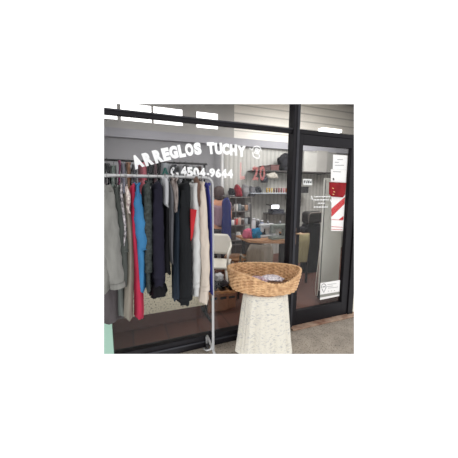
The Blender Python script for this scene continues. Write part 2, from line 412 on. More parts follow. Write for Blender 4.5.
# opening hours: tiny illegible marks kept as rows of small dabs
t3 = thing('hours_lettering', at(321, 208, -0.004), 'small white rows of opening hours lettering on the door glass', 'lettering')
rnd = random.Random(3)
for (y, xa, xb) in ((196.6, 314.5, 329), (199.8, 313.5, 329), (203.2, 318, 324), (207, 313.8, 327.5)):
    x = xa; bm = NB()
    while x < xb:
        wd = rnd.uniform(0.7, 1.3)
        strokes(bm, [(x, y), (x+wd, y+0.05)], 0.0052, Y=-0.0045)
        x += wd+0.5
    obj('hours_row', bm, WHITE, t3)
bm = NB()
for q in (((311.6, 196), (312.4, 199.5)), ((330.4, 199.5), (331.6, 202.5))):
    bm = NB(); strokes(bm, q, 0.005); obj('bracket_mark', bm, WHITE, t3)

# ------------------------------------------------------------------ stickers and sheets on the door glass
def sheet(name, pts, m, label, cat, Y=0.006, parent=None, th=0.0015):
    q = [at(x, y, Y) for x, y in pts]
    bm = NB(); hexa(bm, [Vector((v.x, Y, v.z)) for v in q], [Vector((v.x, Y+th, v.z)) for v in q])
    o = obj(name, bm, m, parent)
    if label: tag(o, label, cat)
    return o
PAP = mat('white_paper', s2l(238, 236, 234), 0.8); GREYI = mat('grey_ink', s2l(140, 140, 142), 0.8); REDI = mat('red_print', s2l(196, 38, 44), 0.6)
BLKI = mat('black_ink', s2l(30, 30, 34), 0.7)
a = sheet('notice_sheet', [(333.2, 154.5), (347.4, 155.5), (346.6, 169.8), (332.8, 169.2)], PAP, 'upper white paper notice taped inside the door glass', 'notice')
for (x0, x1, y) in ((337.5, 343, 159.3), (335, 339, 162), (335, 344, 165)):
    sheet('print_line', [(x0, y), (x1, y), (x1, y+0.6), (x0, y+0.6)], GREYI, None, None, Y=0.0045, parent=a, th=0.001)
a = sheet('notice_sheet', [(331, 169.2), (346.6, 170), (345.8, 182.8), (330.8, 181.8)], PAP, 'lower white paper notice above the red pouch on the door glass', 'notice', Y=0.004)
sheet('print_line', [(333, 171.3), (341, 171.6), (341, 172.2), (333, 171.9)], GREYI, None, None, Y=0.0028, parent=a, th=0.0008)
sheet('print_mark', [(332.8, 178), (334, 178), (334.4, 180.3), (333, 180.3)], BLKI, None, None, Y=0.0028, parent=a, th=0.0008)
a = sheet('striped_sheet', [(331.6, 192), (345.2, 192.6), (343, 231), (331.2, 231)], PAP, 'white sheet with diagonal red stripes on the right of the door glass', 'poster', Y=0.006)
def poly(name, pts, m, parent, Y, th=0.001):
    bm = NB(); q = [at(x, y, Y) for x, y in pts]
    f = [bm.verts.new((v.x, Y, v.z)) for v in q]; bk = [bm.verts.new((v.x, Y+th, v.z)) for v in q]
    bm.faces.new(f); bm.faces.new(bk[::-1])
    for i in range(len(f)): j = (i+1) % len(f); bm.faces.new((f[i], bk[i], bk[j], f[j]))
    return obj(name, bm, m, parent)
poly('red_stripe', [(344.9, 197), (344.5, 204), (331.4, 217), (331.5, 208.6)], REDI, a, 0.0045)
poly('red_stripe', [(343.6, 215.8), (343.3, 220), (338.6, 220)], REDI, a, 0.0045)
for y in (219.3, 226.4, 229):
    poly('red_line', [(331.6, y), (342.6, y+0.6), (342.6, y+1.1), (331.6, y+0.5)], REDI, a, 0.0045)
# red pouch
t = thing('red_pouch', at(338, 197.5, -0.012), 'red pouch with pale markings hanging over the striped sheet', 'pouch')
bm = NB(); q = [(328.6, 182.2), (345.4, 182.8), (344.2, 194.5), (342, 197.4), (331, 196.6), (328.4, 194)]
ring0 = [at(x, y, 0.0035) for x, y in q]
cx = sum(v.x for v in ring0)/6; cz = sum(v.z for v in ring0)/6
rings = [[Vector((cx+(v.x-cx)*s, y, cz+(v.z-cz)*s)) for v in ring0] for s, y in ((1, 0.0038), (1.0, 0.010), (0.9, 0.020), (0.6, 0.026))]
loft(bm, rings); 
for f in bm.faces: f.smooth = False
bmesh.ops.translate(bm, verts=bm.verts[:], vec=(0, -0.036, 0)); bmesh.ops.scale(bm, verts=bm.verts[:], vec=(1, -1, 1))
bmesh.ops.translate(bm, verts=bm.verts[:], vec=(0, -0.036-0.0, 0))
ys = max(v.co.y for v in bm.verts); bmesh.ops.translate(bm, verts=bm.verts[:], vec=(0, -0.004-ys, 0))
yf = min(v.co.y for v in bm.verts)
obj('pouch_body', bm, cloth('red_cloth', (160, 38, 44), 0.2), t)
for (x, y) in ((333, 188), (334.2, 191.5), (333.4, 194)): 
    bm = NB(); strokes(bm, [(x-0.8, y), (x+0.8, y+0.6)], 0.004, Y=yf-0.001)
    obj('pale_marking', bm, mat('yellow_print', s2l(225, 180, 120), 0.7), t)
# pin sticker
a = sheet('door_sticker', [(320.4, 283.2), (340, 280), (339.2, 296), (320, 300)], PAP, 'white sticker with a map pin mark and grey band low on the door glass', 'sticker', Y=-0.006)
poly('grey_band', [(320.2, 294.8), (339.4, 291.6), (339.3, 294.2), (320.1, 297.6)], mat('sticker_grey', s2l(135, 135, 128), 0.7), a, -0.0072)
bm = NB(); cpt = (323.8, 287)
strokes(bm, [(323.8+2.3*math.cos(a_), 286.8+3.0*math.sin(a_)) for a_ in [math.radians(35-i*22) for i in range(12)]], 0.0045, Y=-0.0075)
strokes(bm, [(321.9, 288.6), (323.8, 292.6), (325.7, 288)], 0.005, Y=-0.0075); strokes(bm, [(322.6, 287), (325, 286.6)], 0.006, Y=-0.0075)
obj('pin_mark', bm, GREYI, a)
for (x0, x1, y, s) in ((327.4, 335.5, 284.6, .12), (327.4, 333, 286.6, .12), (328, 337.5, 288.2, .12)):
    x = x0; bm = NB()
    while x < x1: strokes(bm, [(x, y-(x-x0)*s), (x+0.9, y-(x+0.9-x0)*s)], 0.003, Y=-0.0075); x += 1.15
    obj('print_line', bm, GREYI, a)
for x in (328, 331, 334):
    bm = NB(); strokes(bm, [(x, 291.6-(x-328)*.1), (x+1, 290.8-(x-328)*.1)], 0.003, Y=-0.0075); obj('print_mark', bm, GREYI, a)
# small card sign with black letters
a = sheet('card_sign', [(303.2, 178.8), (312, 179.2), (312, 185.2), (303.2, 184.8)], mat('card_white', s2l(225, 226, 224), 0.6), 'small white card with bold black letters left on the door glass', 'sign', Y=0.004)
bm = NB(); c0 = 304.9
for i, ch in enumerate('VISA'): put_glyph(bm, ch, c0+i*1.9, 181.8, 2.0, 3.0, 0, Y=0.0032, bold=0.1, shear=0.3)
obj('card_letters', bm, BLKI, a)

# ------------------------------------------------------------------ garments
def smooth_rows(rows, n):
    out = []; m = len(rows)-1
    for i in range(n+1):
        t = i/n*m; k = min(int(t), m-1); f = t-k
        p0, p1, p2, p3 = rows[max(k-1, 0)], rows[k], rows[k+1], rows[min(k+2, m)]
        out.append([0.5*((2*p1[j])+(-p0[j]+p2[j])*f+(2*p0[j]-5*p1[j]+4*p2[j]-p3[j])*f*f+(-p0[j]+3*p1[j]-3*p2[j]+p3[j])*f**3) for j in range(len(p1))])
    return out
def body_mesh(rows, Yc, hy, seed=0, amp=0.16, nf=7, n=34, seg=48):
    rnd = random.Random(seed); ph = [rnd.uniform(0, 6.28) for _ in range(4)]; tl = rnd.uniform(-0.022, 0.022); t2_ = rnd.uniform(-0.03, 0.03)
    bm = NB(); rings = []
    R_ = smooth_rows(rows, n)
    for i, (py, l, r) in enumerate(R_):
        t = i/n
        a, b = at(l, py, Yc-hy*0.5), at(r, py, Yc-hy*0.5); cx = (a.x+b.x)/2; hx = max(0.006, (b.x-a.x)/2); z = at((l+r)/2, py, Yc).z
        hyy = hy*(0.35+0.65*min(1, (t+0.02)*9)**0.6)
        ring = []
        for k in range(seg):
            th = 2*PI*k/seg
            f = 1+amp*min(1, t*2+0.25)*(math.sin(nf*th+ph[0]+1.6*t)+0.55*math.sin((nf+6)*th+ph[1]-2*t))+0.05*math.sin(16*t+ph[2]+2*th)
            ca, sa = math.cos(th), math.sin(th)
            ring.append(Vector((cx+hx*ca*f+0.004*math.sin(9*t+ph[2]), Yc+hyy*(abs(sa)**0.8)*(1 if sa > 0 else -1)*(1+amp*0.3*math.sin(5*t+ph[3])), z+(tl*ca+t2_*sa+0.010*math.sin(5*th+ph[1]))*max(0, (t-0.8)/0.2) + 0.012*ca*max(0, 1-t*9))))
        rings.append(ring)
    return loft(bm, rings)
HANG = mat('hanger_wire', s2l(120, 118, 118), 0.4, 0.5); HANGD = mat('hanger_black', s2l(40, 38, 40), 0.5)
def garment(name, label, cat, rows, m, group, Yc=-0.25, hy=0.13, seed=0, rail=None, sleeve=None, amp=0.16, nf=7, extra=None, front=True, hang=HANG, clip=False):
    rows = [(rows[0][0]-2,)+tuple(rows[0][1:]), (rows[1][0]-2,)+tuple(rows[1][1:])]+list(rows[2:])
    top = rows[0]; xc = (top[1]+top[2])/2
    base = at((rows[-1][1]+rows[-1][2])/2, rows[-1][0], Yc)
    t = thing(name, base, label, cat, group)
    obj('body', body_mesh(rows, Yc, hy, seed, amp, nf), m, t, clip=clip)
    # hanger: hook over the rail, shoulders running front to back
    s = at(xc, top[0], Yc); zr = rail(s.x)
    bm = NB(); hk = []
    rr = 0.02
    for k in range(9):
        a_ = math.radians(-40+k*27.5); hk.append((s.x, Yc-rr*math.cos(a_)*1.0, zr+rr*math.sin(a_)*1.0+0.002))
    hk = hk+[(s.x, Yc+0.003, zr-0.03), (s.x, Yc, s.z+0.002)]
    tube(bm, hk, 0.0022, 6)
    tube(bm, [(s.x, Yc-hy*0.9, s.z-0.045), (s.x, Yc-hy*0.4, s.z-0.012), (s.x, Yc, s.z+0.004), (s.x, Yc+hy*0.4, s.z-0.012), (s.x, Yc+hy*0.9, s.z-0.045)], 0.004, 6)
    obj('hanger', bm, hang, t, clip=clip)
    if sleeve:
        for (pts, sm) in sleeve:
            bm = NB(); Ys = Yc-hy*0.8
            pp = smooth_rows([list(p) for p in pts], 16); P = [at(x, y, Ys) for x, y, r in pp]
            tube(bm, P, [max(0.006, r) for x, y, r in pp], 14)
            rnd = random.Random(seed+5); p1, p2 = rnd.uniform(0, 6), rnd.uniform(0, 6)
            for v in bm.verts: v.co += Vector((0.004*math.sin(60*v.co.z+p1+30*v.co.y), 0.004*math.sin(45*v.co.z+p2), 0))
            sl = obj('sleeve', bm, sm or m, t, clip=clip)
            bm = NB(); e0, e1 = P[-2], P[-1]; rr2 = max(0.006, pp[-1][2])+0.003
            tube(bm, [e1.lerp(e0, 0.9), e1+(e1-e0)*0.05], rr2, 14); obj('cuff', bm, sm or m, sl, clip=clip)
    if name in ('coat', 'jacket', 'blouse', 'shirt') and hy > 0.06:
        bm = NB(); hxn = 0.018
        tube(bm, [(s.x+hxn*math.cos(q), Yc+hy*0.35*math.sin(q), s.z-0.004+0.008*math.cos(2*q)) for q in [2*PI*k/18 for k in range(18)]], 0.009, 8, closed=True)
        obj('collar', bm, m, t, clip=clip)
    if extra: extra(t)
    return t
# front rack
pA = at(104, 175.2, -0.25); pB = at(205, 177.8, -0.25); zr_f = (pA.z+pB.z)/2; xpole = at(212.7, 260, -0.25).x
print('RACK', pA, pB, xpole)
railF = lambda x: zr_f
rk = thing('clothes_rack', (xpole, -0.25, 0), 'silver tube clothes rack full of garments standing before the shop window', 'clothes rack')
bm = NB(); cr_ = 0.055
pts = [(-0.35, -0.25, zr_f), (0.0, -0.25, zr_f), (xpole-cr_-0.1, -0.25, zr_f)]+[(xpole-cr_+cr_*math.sin(a_), -0.25, zr_f-cr_+cr_*math.cos(a_)) for a_ in [math.radians(q) for q in range(0, 91, 10)]]+[(xpole, -0.25, 1.0), (xpole, -0.25, 0.4), (xpole, -0.25, 0.1)]
tube(bm, pts, 0.0115, 12); obj('rail_and_pole', bm, CHROME, rk, clip=True)
bm = NB(); tube(bm, [(xpole, -0.055, 0.05), (xpole, -0.055, 0.118), (xpole, -0.075, 0.14), (xpole, -0.11, 0.135), (xpole, -0.25, 0.10), (xpole, -0.46, 0.05)], 0.0105, 10)
obj('foot_bar', bm, CHROME, rk, clip=True)
bm = NB(); tube(bm, [(xpole, -0.25, 0.16), (xpole-0.012, -0.22, 0.10), (xpole-0.03, -0.16, 0.055), (xpole-0.045, -0.10, 0.04)], 0.009, 8)
obj('brace', bm, CHROME, rk, clip=True)
bm = NB(); tube(bm, [(xpole-0.011, -0.068, 0.026), (xpole+0.011, -0.068, 0.026)], 0.025, 18); box(bm, xpole-0.014, xpole+0.014, -0.078, -0.042, 0.036, 0.056, 0.003)
obj('caster', bm, DARK, rk, clip=True)
def fcol(n, rgb, **k): return cloth(n, rgb, **k)
GF = 'garments on the front rack'
LG = fcol('light_grey_wool', (136, 135, 130)); 
garment('coat', 'long dark grey-brown coat hanging furthest left on the front rack', 'coat', [(186, 100, 106), (200, 98, 112), (240, 96, 116), (290, 94, 121), (318, 93, 121)], fcol('charcoal_brown', (92, 86, 88)), GF, Yc=-0.19, hy=0.10, seed=1, rail=railF, clip=True)
garment('coat', 'light grey coat with its sleeve hanging to the front at the rack far left', 'coat', [(188, 105, 110), (196, 101, 115), (225, 99, 117), (262, 98, 116), (285, 98, 112)], LG, GF, Yc=-0.27, hy=0.13, seed=2, rail=railF, clip=True,
        sleeve=[([(109, 192, 0.03), (109.5, 212, 0.046), (111, 235, 0.054), (113.5, 258, 0.052), (118, 287, 0.047)], fcol('grey_wool_sleeve', (146, 145, 140)))])
garment('jacket', 'dark olive jacket beside the light grey coat on the front rack', 'jacket', [(188, 116, 119), (198, 112, 124), (230, 114, 127), (262, 117, 129), (284, 119, 129)], fcol('dark_olive', (84, 88, 84)), GF, Yc=-0.24, seed=3, rail=railF,
        sleeve=[([(119, 194, 0.02), (120, 212, 0.028), (122, 232, 0.03), (124, 252, 0.028)], None)])
garment('scarf', 'patterned pale and black scarf hanging before the dark olive jacket', 'scarf', [(186, 120, 122), (200, 120.5, 124), (222, 122.5, 125.5), (238, 123, 125.6), (245, 124, 125.5)], cloth('patterned_scarf', (60, 62, 70), 0.3, 38, c2=(205, 198, 200), stretch=(1, 1, 1)), GF, Yc=-0.34, hy=0.045, seed=4, rail=railF)
garment('slip', 'pale grey-green slip with a low hem beside the light grey coat', 'slip', [(192, 113, 116), (215, 112, 122), (260, 114, 126), (295, 115, 127), (309, 115, 127)], fcol('pale_sage', (128, 134, 130)), GF, Yc=-0.18, hy=0.08, seed=5, rail=railF)
garment('trousers', 'taupe trousers hanging left of the crimson garment', 'trousers', [(194, 124, 128), (205, 123, 131), (240, 125, 133.5), (280, 125, 134), (312, 124, 133)], fcol('taupe', (150, 143, 131)), GF, Yc=-0.25, hy=0.11, seed=6, rail=railF)
garment('scarf', 'off-white and pink printed scarf hanging above the taupe trousers', 'scarf', [(187, 126, 128), (196, 125.5, 129.6), (206, 127, 130), (213, 128, 130)], cloth('pale_printed_scarf', (150, 120, 125), 0.2, 45, c2=(225, 215, 205), stretch=(1, 1, 1)), GF, Yc=-0.36, hy=0.04, seed=7, rail=railF)
def pinkhem(t): pass
garment('dress', 'long crimson dress with bright pink-red hem beside the blue jacket', 'dress', [(186, 131, 134), (196, 129, 136), (230, 131.5, 138), (270, 133, 142), (300, 134, 142.5), (314, 134.5, 143)], fcol('crimson', (196, 50, 80)), GF, Yc=-0.25, hy=0.11, seed=8, rail=railF)
garment('jacket', 'bright blue jacket with flared cuff on the front rack', 'jacket', [(186, 136, 138), (194, 134, 140), (220, 135, 144), (255, 135, 146), (280, 136, 145), (286, 138, 144)], fcol('sky_blue', (66, 132, 182)), GF, Yc=-0.24, seed=9, rail=railF,
        sleeve=[([(137.5, 192, 0.018), (138.5, 208, 0.033), (140.5, 228, 0.040), (143, 243, 0.040), (143.5, 249, 0.036)], None)])
garment('coat', 'grey-green tweed coat between the blue jacket and the navy dress', 'coat', [(184, 147, 150), (194, 143, 152), (230, 144, 152), (262, 145, 151.5), (284, 146, 151)], cloth('tweed', (66, 72, 70), 0.35, 55, stretch=(1, 1, 1)), GF, Yc=-0.25, seed=10, rail=railF,
        sleeve=[([(147.5, 190, 0.018), (148, 212, 0.028), (148.5, 245, 0.028), (148.5, 272, 0.024)], None)])
def hem(t):
    bm = body_mesh([(278, 153, 163), (286, 151, 166), (294, 151, 167)], -0.25, 0.12, 3, 0.15, 8); obj('ruffled_hem', bm, fcol('black_satin', (26, 25, 30)), t)
garment('dress', 'long navy dress with a flared black hem on the front rack', 'dress', [(184, 156, 159), (192, 152, 163), (220, 151, 164), (255, 151, 164.5), (280, 152, 164)], fcol('midnight_navy', (32, 30, 46)), GF, Yc=-0.25, hy=0.14, seed=11, rail=railF, extra=hem,
        sleeve=[([(158, 189, 0.022), (158, 212, 0.036), (158.5, 245, 0.040), (159, 277, 0.038)], None)])
garment('shirt', 'white shirt top hanging between the navy dress and black trousers', 'shirt', [(180, 164, 166), (184, 163, 168), (200, 163.5, 169), (206, 164, 168.5)], fcol('white_cotton', (205, 205, 208)), GF, Yc=-0.3, hy=0.07, seed=12, rail=railF)
garment('trousers', 'black trousers hanging right of the navy dress', 'trousers', [(198, 164, 168), (210, 163, 170), (240, 163, 170), (272, 163, 170.5)], fcol('soft_black', (30, 30, 33)), GF, Yc=-0.22, hy=0.10, seed=13, rail=railF)
garment('skirt', 'narrow grey skirt hanging between black trousers and denim trousers', 'skirt', [(186, 169, 171), (195, 168, 174), (225, 169, 174), (262, 170, 173)], fcol('mid_grey', (108, 108, 112)), GF, Yc=-0.26, hy=0.09, seed=14, rail=railF)
garment('trousers', 'dark blue denim trousers hanging left of the black coat', 'trousers', [(188, 175, 177), (196, 173, 180), (230, 174, 181), (262, 174, 181), (297, 174, 181)], fcol('dark_denim', (52, 64, 78)), GF, Yc=-0.22, hy=0.10, seed=15, rail=railF)
garment('blouse', 'brown and grey blouse hanging high beside the dark denim trousers', 'blouse', [(181, 173, 176), (187, 172, 178), (200, 173, 178), (210, 174, 178)], cloth('brown_mixed', (92, 78, 74), 0.3, 40, c2=(165, 155, 150)), GF, Yc=-0.31, hy=0.07, seed=16, rail=railF)
garment('coat', 'long black coat with hanging sleeve beside the red and white jacket', 'coat', [(184, 184, 187), (191, 180, 190), (220, 180, 191), (255, 179, 191.5), (285, 178, 191), (297, 178, 190)], fcol('deep_black', (28, 30, 33)), GF, Yc=-0.25, hy=0.14, seed=17, rail=railF,
        sleeve=[([(184, 190, 0.02), (184.5, 215, 0.035), (186, 250, 0.042), (186, 280, 0.045), (186.5, 299, 0.044)], None)])
def redpanel(t):
    bm = NB(); Yp = -0.40
    fr_ = [at(x, y, Yp) for x, y in ((190.8, 209), (196.8, 210), (192.6, 237), (190.9, 241))]
    bk_ = [v+Vector((0, 0.06, 0)) for v in fr_]
    hexa(bm, fr_, bk_); bmesh.ops.subdivide_edges(bm, edges=bm.edges[:], cuts=3, use_grid_fill=True); obj('red_panel', bm, fcol('scarlet', (196, 46, 54)), t)
garment('jacket', 'white jacket with a pointed red panel on the front rack', 'jacket', [(184, 194, 196), (193, 190, 199), (225, 190.5, 200), (262, 191, 201), (290, 191, 199)], fcol('off_white', (222, 222, 220)), GF, Yc=-0.25, hy=0.13, seed=18, rail=railF, extra=redpanel,
        sleeve=[([(195.5, 192, 0.018), (196, 215, 0.026), (196.5, 250, 0.030), (196, 287, 0.027)], None)])
garment('coat', 'cream coat with fringed hem on the front rack', 'coat', [(185, 200, 202), (192, 198, 205.5), (225, 199, 207), (262, 200, 208), (294, 198, 208.5)], fcol('cream', (226, 212, 198)), GF, Yc=-0.26, hy=0.13, seed=19, rail=railF, amp=0.12,
        sleeve=[([(202, 190, 0.018), (203, 215, 0.028), (205, 250, 0.034), (205.5, 290, 0.03)], None)])
garment('blouse', 'brown blouse collar hanging between white jacket and cream coat', 'blouse', [(180, 196, 198), (186, 195, 199.5), (196, 196.5, 200), (204, 197, 199.5)], fcol('umber', (118, 92, 80)), GF, Yc=-0.33, hy=0.06, seed=20, rail=railF)
garment('jacket', 'royal blue jacket hanging last beside the rack pole', 'jacket', [(186, 206, 208), (196, 205.5, 209.5), (225, 207, 211), (262, 208, 212), (288, 208.5, 212)], fcol('royal_blue', (58, 62, 142)), GF, Yc=-0.24, hy=0.10, seed=21, rail=railF)

# ------------------------------------------------------------------ second rack inside the window
YI = 0.55
pC = at(104, 160, YI); pD = at(207, 164, YI); zr_i = (pC.z+pD.z)/2
railI = lambda x: zr_i
rk2 = thing('clothes_rack', (pD.x, YI, ZF), 'black metal clothes rack full of garments inside behind the shop glass', 'clothes rack')
bm = NB(); tube(bm, [(pC.x-0.1, YI, zr_i), (0.3, YI, zr_i), (pD.x, YI, zr_i)], 0.011, 10); obj('rail', bm, DARK, rk2, clip=True)
bm = NB(); tube(bm, [(pD.x-0.03, YI, zr_i-0.005), (pD.x-0.03, YI, 0.8), (pD.x-0.03, YI, ZF+0.02)], 0.012, 10); obj('post', bm, DARK, rk2)
bm = NB(); tube(bm, [(pD.x-0.03, YI-0.2, ZF+0.015), (pD.x-0.03, YI+0.2, ZF+0.015)], 0.014, 10); obj('foot', bm, DARK, rk2)
GI = 'garments on the inner rack'
inner = [
 ('jacket', 'black jacket hanging leftmost on the inner rack behind the glass', (44, 44, 50), 107, 4, 167),
 ('blouse', 'pale green blouse on the inner rack beside the black jacket', (150, 168, 158), 113.5, 2.6, 169),
 ('scarf', 'thin magenta scarf on the inner rack', (172, 60, 112), 119.5, 1.2, 164),
 ('shirt', 'lilac grey shirt on the inner rack between magenta scarf and tan jacket', (170, 170, 188), 123.5, 2.4, 167),
 ('jacket', 'tan orange-brown jacket on the inner rack', (178, 130, 98), 128.3, 2.0, 166),
 ('coat', 'slate grey coat on the inner rack left of the pink top', (88, 90, 96), 134.5, 2.6, 168),
 ('top', 'salmon pink top on the inner rack below the first big letters', (222, 118, 132), 143, 3.4, 166),
 ('coat', 'dark charcoal coat on the inner rack right of the pink top', (52, 55, 60), 150, 2.8, 166),
 ('blouse', 'dusty mauve blouse on the inner rack', (140, 112, 118), 154.8, 1.6, 165),
 ('coat', 'black coat on the inner rack beside the pale garment bag', (38, 38, 44), 158.6, 1.8, 166),
 ('coat', 'dark grey coat on the inner rack right of the pale garment bag', (64, 66, 72), 174, 2.6, 168),
 ('shirt', 'silver grey shirt on the inner rack below the telephone number', (165, 166, 170), 180, 2.2, 169),
 ('jacket', 'near-black jacket on the inner rack behind the black coat', (36, 37, 40), 186, 2.8, 169),
 ('blouse', 'sage grey blouse on the inner rack behind the white jacket', (120, 126, 124), 192.5, 2.2, 170),
 ('coat', 'dark brown coat on the inner rack behind the cream coat', (72, 58, 54), 198.5, 2.4, 170),
]
for i, (nm, lb, rgb, px, hw, ty) in enumerate(inner):
    by = 232+(i*37 % 23)
    garment(nm, lb, nm, [(ty-0.5, px-1.3, px+1.3), (ty+4, px-hw*1.1, px+hw*1.1), (ty+30, px-hw*1.25, px+hw*1.25), (by, px-hw*1.3, px+hw*1.3)], cloth('inner_'+nm+'_cloth', rgb, 0.15, 20), GI, Yc=YI, hy=0.15, seed=50+i, rail=railI, amp=0.14, hang=HANGD, clip=True)
# pale garment bag with teal bell-shaped mark
t = thing('garment_bag', at(165, 200, YI), 'pale garment bag with a teal bell shaped mark on the inner rack', 'garment bag', GI)
bm = body_mesh([(163.5, 163, 167), (166, 160.5, 170), (185, 160.2, 170.2), (215, 160.2, 170.2)], YI, 0.03, 5, 0.03, 5); obj('bag_body', bm, mat('pale_bag_film', s2l(190, 195, 202), 0.4, noise=0.06, nscale=8), t)
Yf = YI-0.038
poly('teal_mark', [(165, 167.2), (166.6, 168.6), (167.6, 172), (168.8, 174.2), (161.8, 174.6), (163, 171.6), (163.6, 168.6)], mat('teal_print', s2l(28, 120, 112), 0.6), t, Yf-0.003)
bm = NB(); s = at(165, 163.5, YI); tube(bm, [(s.x, YI-0.015, zr_i-0.01), (s.x, YI-0.02, zr_i+0.012), (s.x, YI, zr_i+0.02), (s.x, YI+0.015, zr_i+0.008), (s.x, YI, s.z)], 0.002, 6); obj('hanger', bm, HANGD, t)

# ------------------------------------------------------------------ speckled board standing behind the glass
Yb_ = 0.46
q0 = at(205, 305, Yb_)
SPK = mat('speckled_terrazzo', s2l(150, 142, 122), 0.7, noise=0.0, nscale=60, c2=s2l(204, 196, 172)); SPK.node_tree.nodes['Principled BSDF'].inputs['Roughness'].default_value = .7
n_ = [n for n in SPK.node_tree.nodes if n.type == 'VALTORGB'][0]; n_.color_ramp.elements[0].color = (*s2l(112, 102, 86), 1); n_.color_ramp.elements[0].position = .34; n_.color_ramp.elements[1].position = .46
zt_ = at(160, 262, Yb_).z
bm = NB(); box(bm, up(0)-0.0, q0.x, Yb_, Yb_+0.03, q0.z, zt_, 0.002)
t = thing('display_counter', ((up(0)+q0.x)/2, Yb_+0.2, ZF), 'low speckled beige counter inside behind the hanging clothes', 'counter')
obj('front_panel', bm, SPK, t, clip=True)
bm = NB(); box(bm, up(0)+0.03, q0.x, Yb_+0.03, Yb_+0.42, q0.z, zt_, 0.002); obj('body', bm, mat('counter_body', s2l(120, 112, 98), 0.7), t)
bm = NB(); box(bm, up(0)+0.06, q0.x-0.03, Yb_+0.05, Yb_+0.38, ZF, q0.z, 0.0); obj('plinth', bm, mat('plinth_red', s2l(84, 54, 46), 0.6), t)

# ------------------------------------------------------------------ basket and skirted stand
BC = Vector((1.13*1.057, -0.255, 0))
def bq(x, y): # check position helper: basket centre from photo ray
    return at(x, y, -0.26)
cL = at(227, 268, -0.11); cR = at(301.5, 270, -0.41)
BC = Vector(((cL.x+cR.x)/2, (cL.y+cR.y)/2, 0)); RA = 0.97*(Vector((cR.x, cR.y))-Vector((cL.x, cL.y))).length/2
BROT = math.atan2(cR.y-cL.y, cR.x-cL.x); ZR = (cL.z+cR.z)/2
zbot = at(264, 295.5, BC.y-0.16).z
print('BASKET', BC, RA, math.degrees(BROT), cL.z, cR.z, zbot)
RBs = 0.205
def rimz(th):
    # low scoop at the front, a little right of the middle
    d = (th-math.radians(-66)+PI) % (2*PI)-PI
    return ZR-0.078*math.exp(-(abs(d)/0.66)**2.4)+0.006*math.cos(2*th)
def bpt(th, t, dr=0.0):
    """t: 0 bottom .. 1 rim"""
    zr_ = rimz(th); z = zbot+(zr_-zbot)*t; tt = (z-zbot)/(ZR-zbot)
    k = 0.86+0.14*min(1, max(0, tt))**0.7
    x = (RA*k+dr)*math.cos(th); y = (RBs*k+dr)*math.sin(th)
    return Vector((BC.x+x*math.cos(BROT)-y*math.sin(BROT), BC.y+x*math.sin(BROT)+y*math.cos(BROT), z))
WICK = mat('wicker', s2l(198, 150, 104), 0.5, noise=0.2, nscale=30, c2=s2l(224, 184, 138)); WICKD = mat('wicker_dark', s2l(160, 108, 64), 0.6, noise=0.2, nscale=30)
bk = thing('wicker_basket', (BC.x, BC.y, zbot), 'oval tan wicker basket with a low scooped front on the white skirted stand', 'basket')
NST = 48; NR = 12
bm = NB()
for r in range(NR):
    pts = []
    for k in range(NST*3):
        th = 2*PI*k/(NST*3); s_ = math.sin(NST/2*th+(PI if r % 2 else 0))
        pts.append(bpt(th, (r+0.5)/NR*0.97, 0.0065*s_))
    tube(bm, pts, 0.0098, 6, closed=True)
obj('woven_wall', bm, WICK, bk)
bm = NB()
for k in range(NST):
    th = 2*PI*(k+0.5)/NST
    tube(bm, [bpt(th, 0.01), bpt(th, 0.35), bpt(th, 0.7), bpt(th, 1.0)], 0.0042, 5)
obj('stakes', bm, WICKD, bk)
bm = NB()
for off in (0, PI):
    pts = []
    for k in range(240):
        th = 2*PI*k/240; a_ = 36*th+off; pts.append(bpt(th, 1.0, 0.006*math.cos(a_))+Vector((0, 0, 0.006*math.sin(a_)+0.003)))
    tube(bm, pts, 0.0075, 6, closed=True)
obj('braided_rim', bm, WICK, bk)
bm = NB(); rings = []
for (s, z) in ((0.1, 0.012), (0.6, 0.012), (1.0, 0.012), (1.0, 0.0), (0.6, 0.0), (0.1, 0.0)):
    rg = []
    for k in range(48):
        th = 2*PI*k/48; p = bpt(th, 0.0, -0.006); rg.append(Vector((BC.x+(p.x-BC.x)*s, BC.y+(p.y-BC.y)*s, zbot+z)))
    rings.append(rg)
loft(bm, rings); obj('basket_base', bm, WICKD, bk)
# folded patterned cloths lying in the basket
def foldcloth(px, py, s, rgb, c2, lb, seed, dz=0.0):
    z = ZR-0.135+dz; p = atz(px, py, z)
    bm = NB(); rt = Matrix.Rotation(BROT+0.1*seed, 3, 'Z')
    blob(bm, (p.x, p.y, z), s, seed, 0.10, 4, rt)
    tag(obj('folded_cloth', bm, cloth('printed_cloth', rgb, 0.15, 55, c2=c2, stretch=(1, 1, 1))), lb, 'cloth', 'cloths in the basket')
foldcloth(258, 281, (0.10, 0.09, 0.030), (150, 96, 100), (216, 196, 204), 'mauve pink printed cloth lying left in the wicker basket', 1)
foldcloth(272, 279.5, (0.12, 0.08, 0.034), (200, 188, 208), (255, 250, 250), 'white and lilac printed cloth lying in the middle of the wicker basket', 2)
foldcloth(288, 277.5, (0.06, 0.07, 0.030), (90, 66, 66), (150, 110, 100), 'dark reddish printed cloth lying right in the wicker basket', 3, -0.005)
bm = NB(); rings = []
for (s, z) in ((0.2, 0.06), (0.92, 0.06), (0.95, 0.03), (0.9, 0.013), (0.2, 0.013)):
    rg = []
    for k in range(40):
        th = 2*PI*k/40; p = bpt(th, 0.2, -0.012); rg.append(Vector((BC.x+(p.x-BC.x)*s, BC.y+(p.y-BC.y)*s, zbot+z*0.75+(0.004*math.sin(3*th) if s > .5 and z > .05 else 0))))
    rings.append(rg)
loft(bm, rings); obj('lining_cushion', bm, cloth('lining', (150, 112, 84), 0.2), bk)
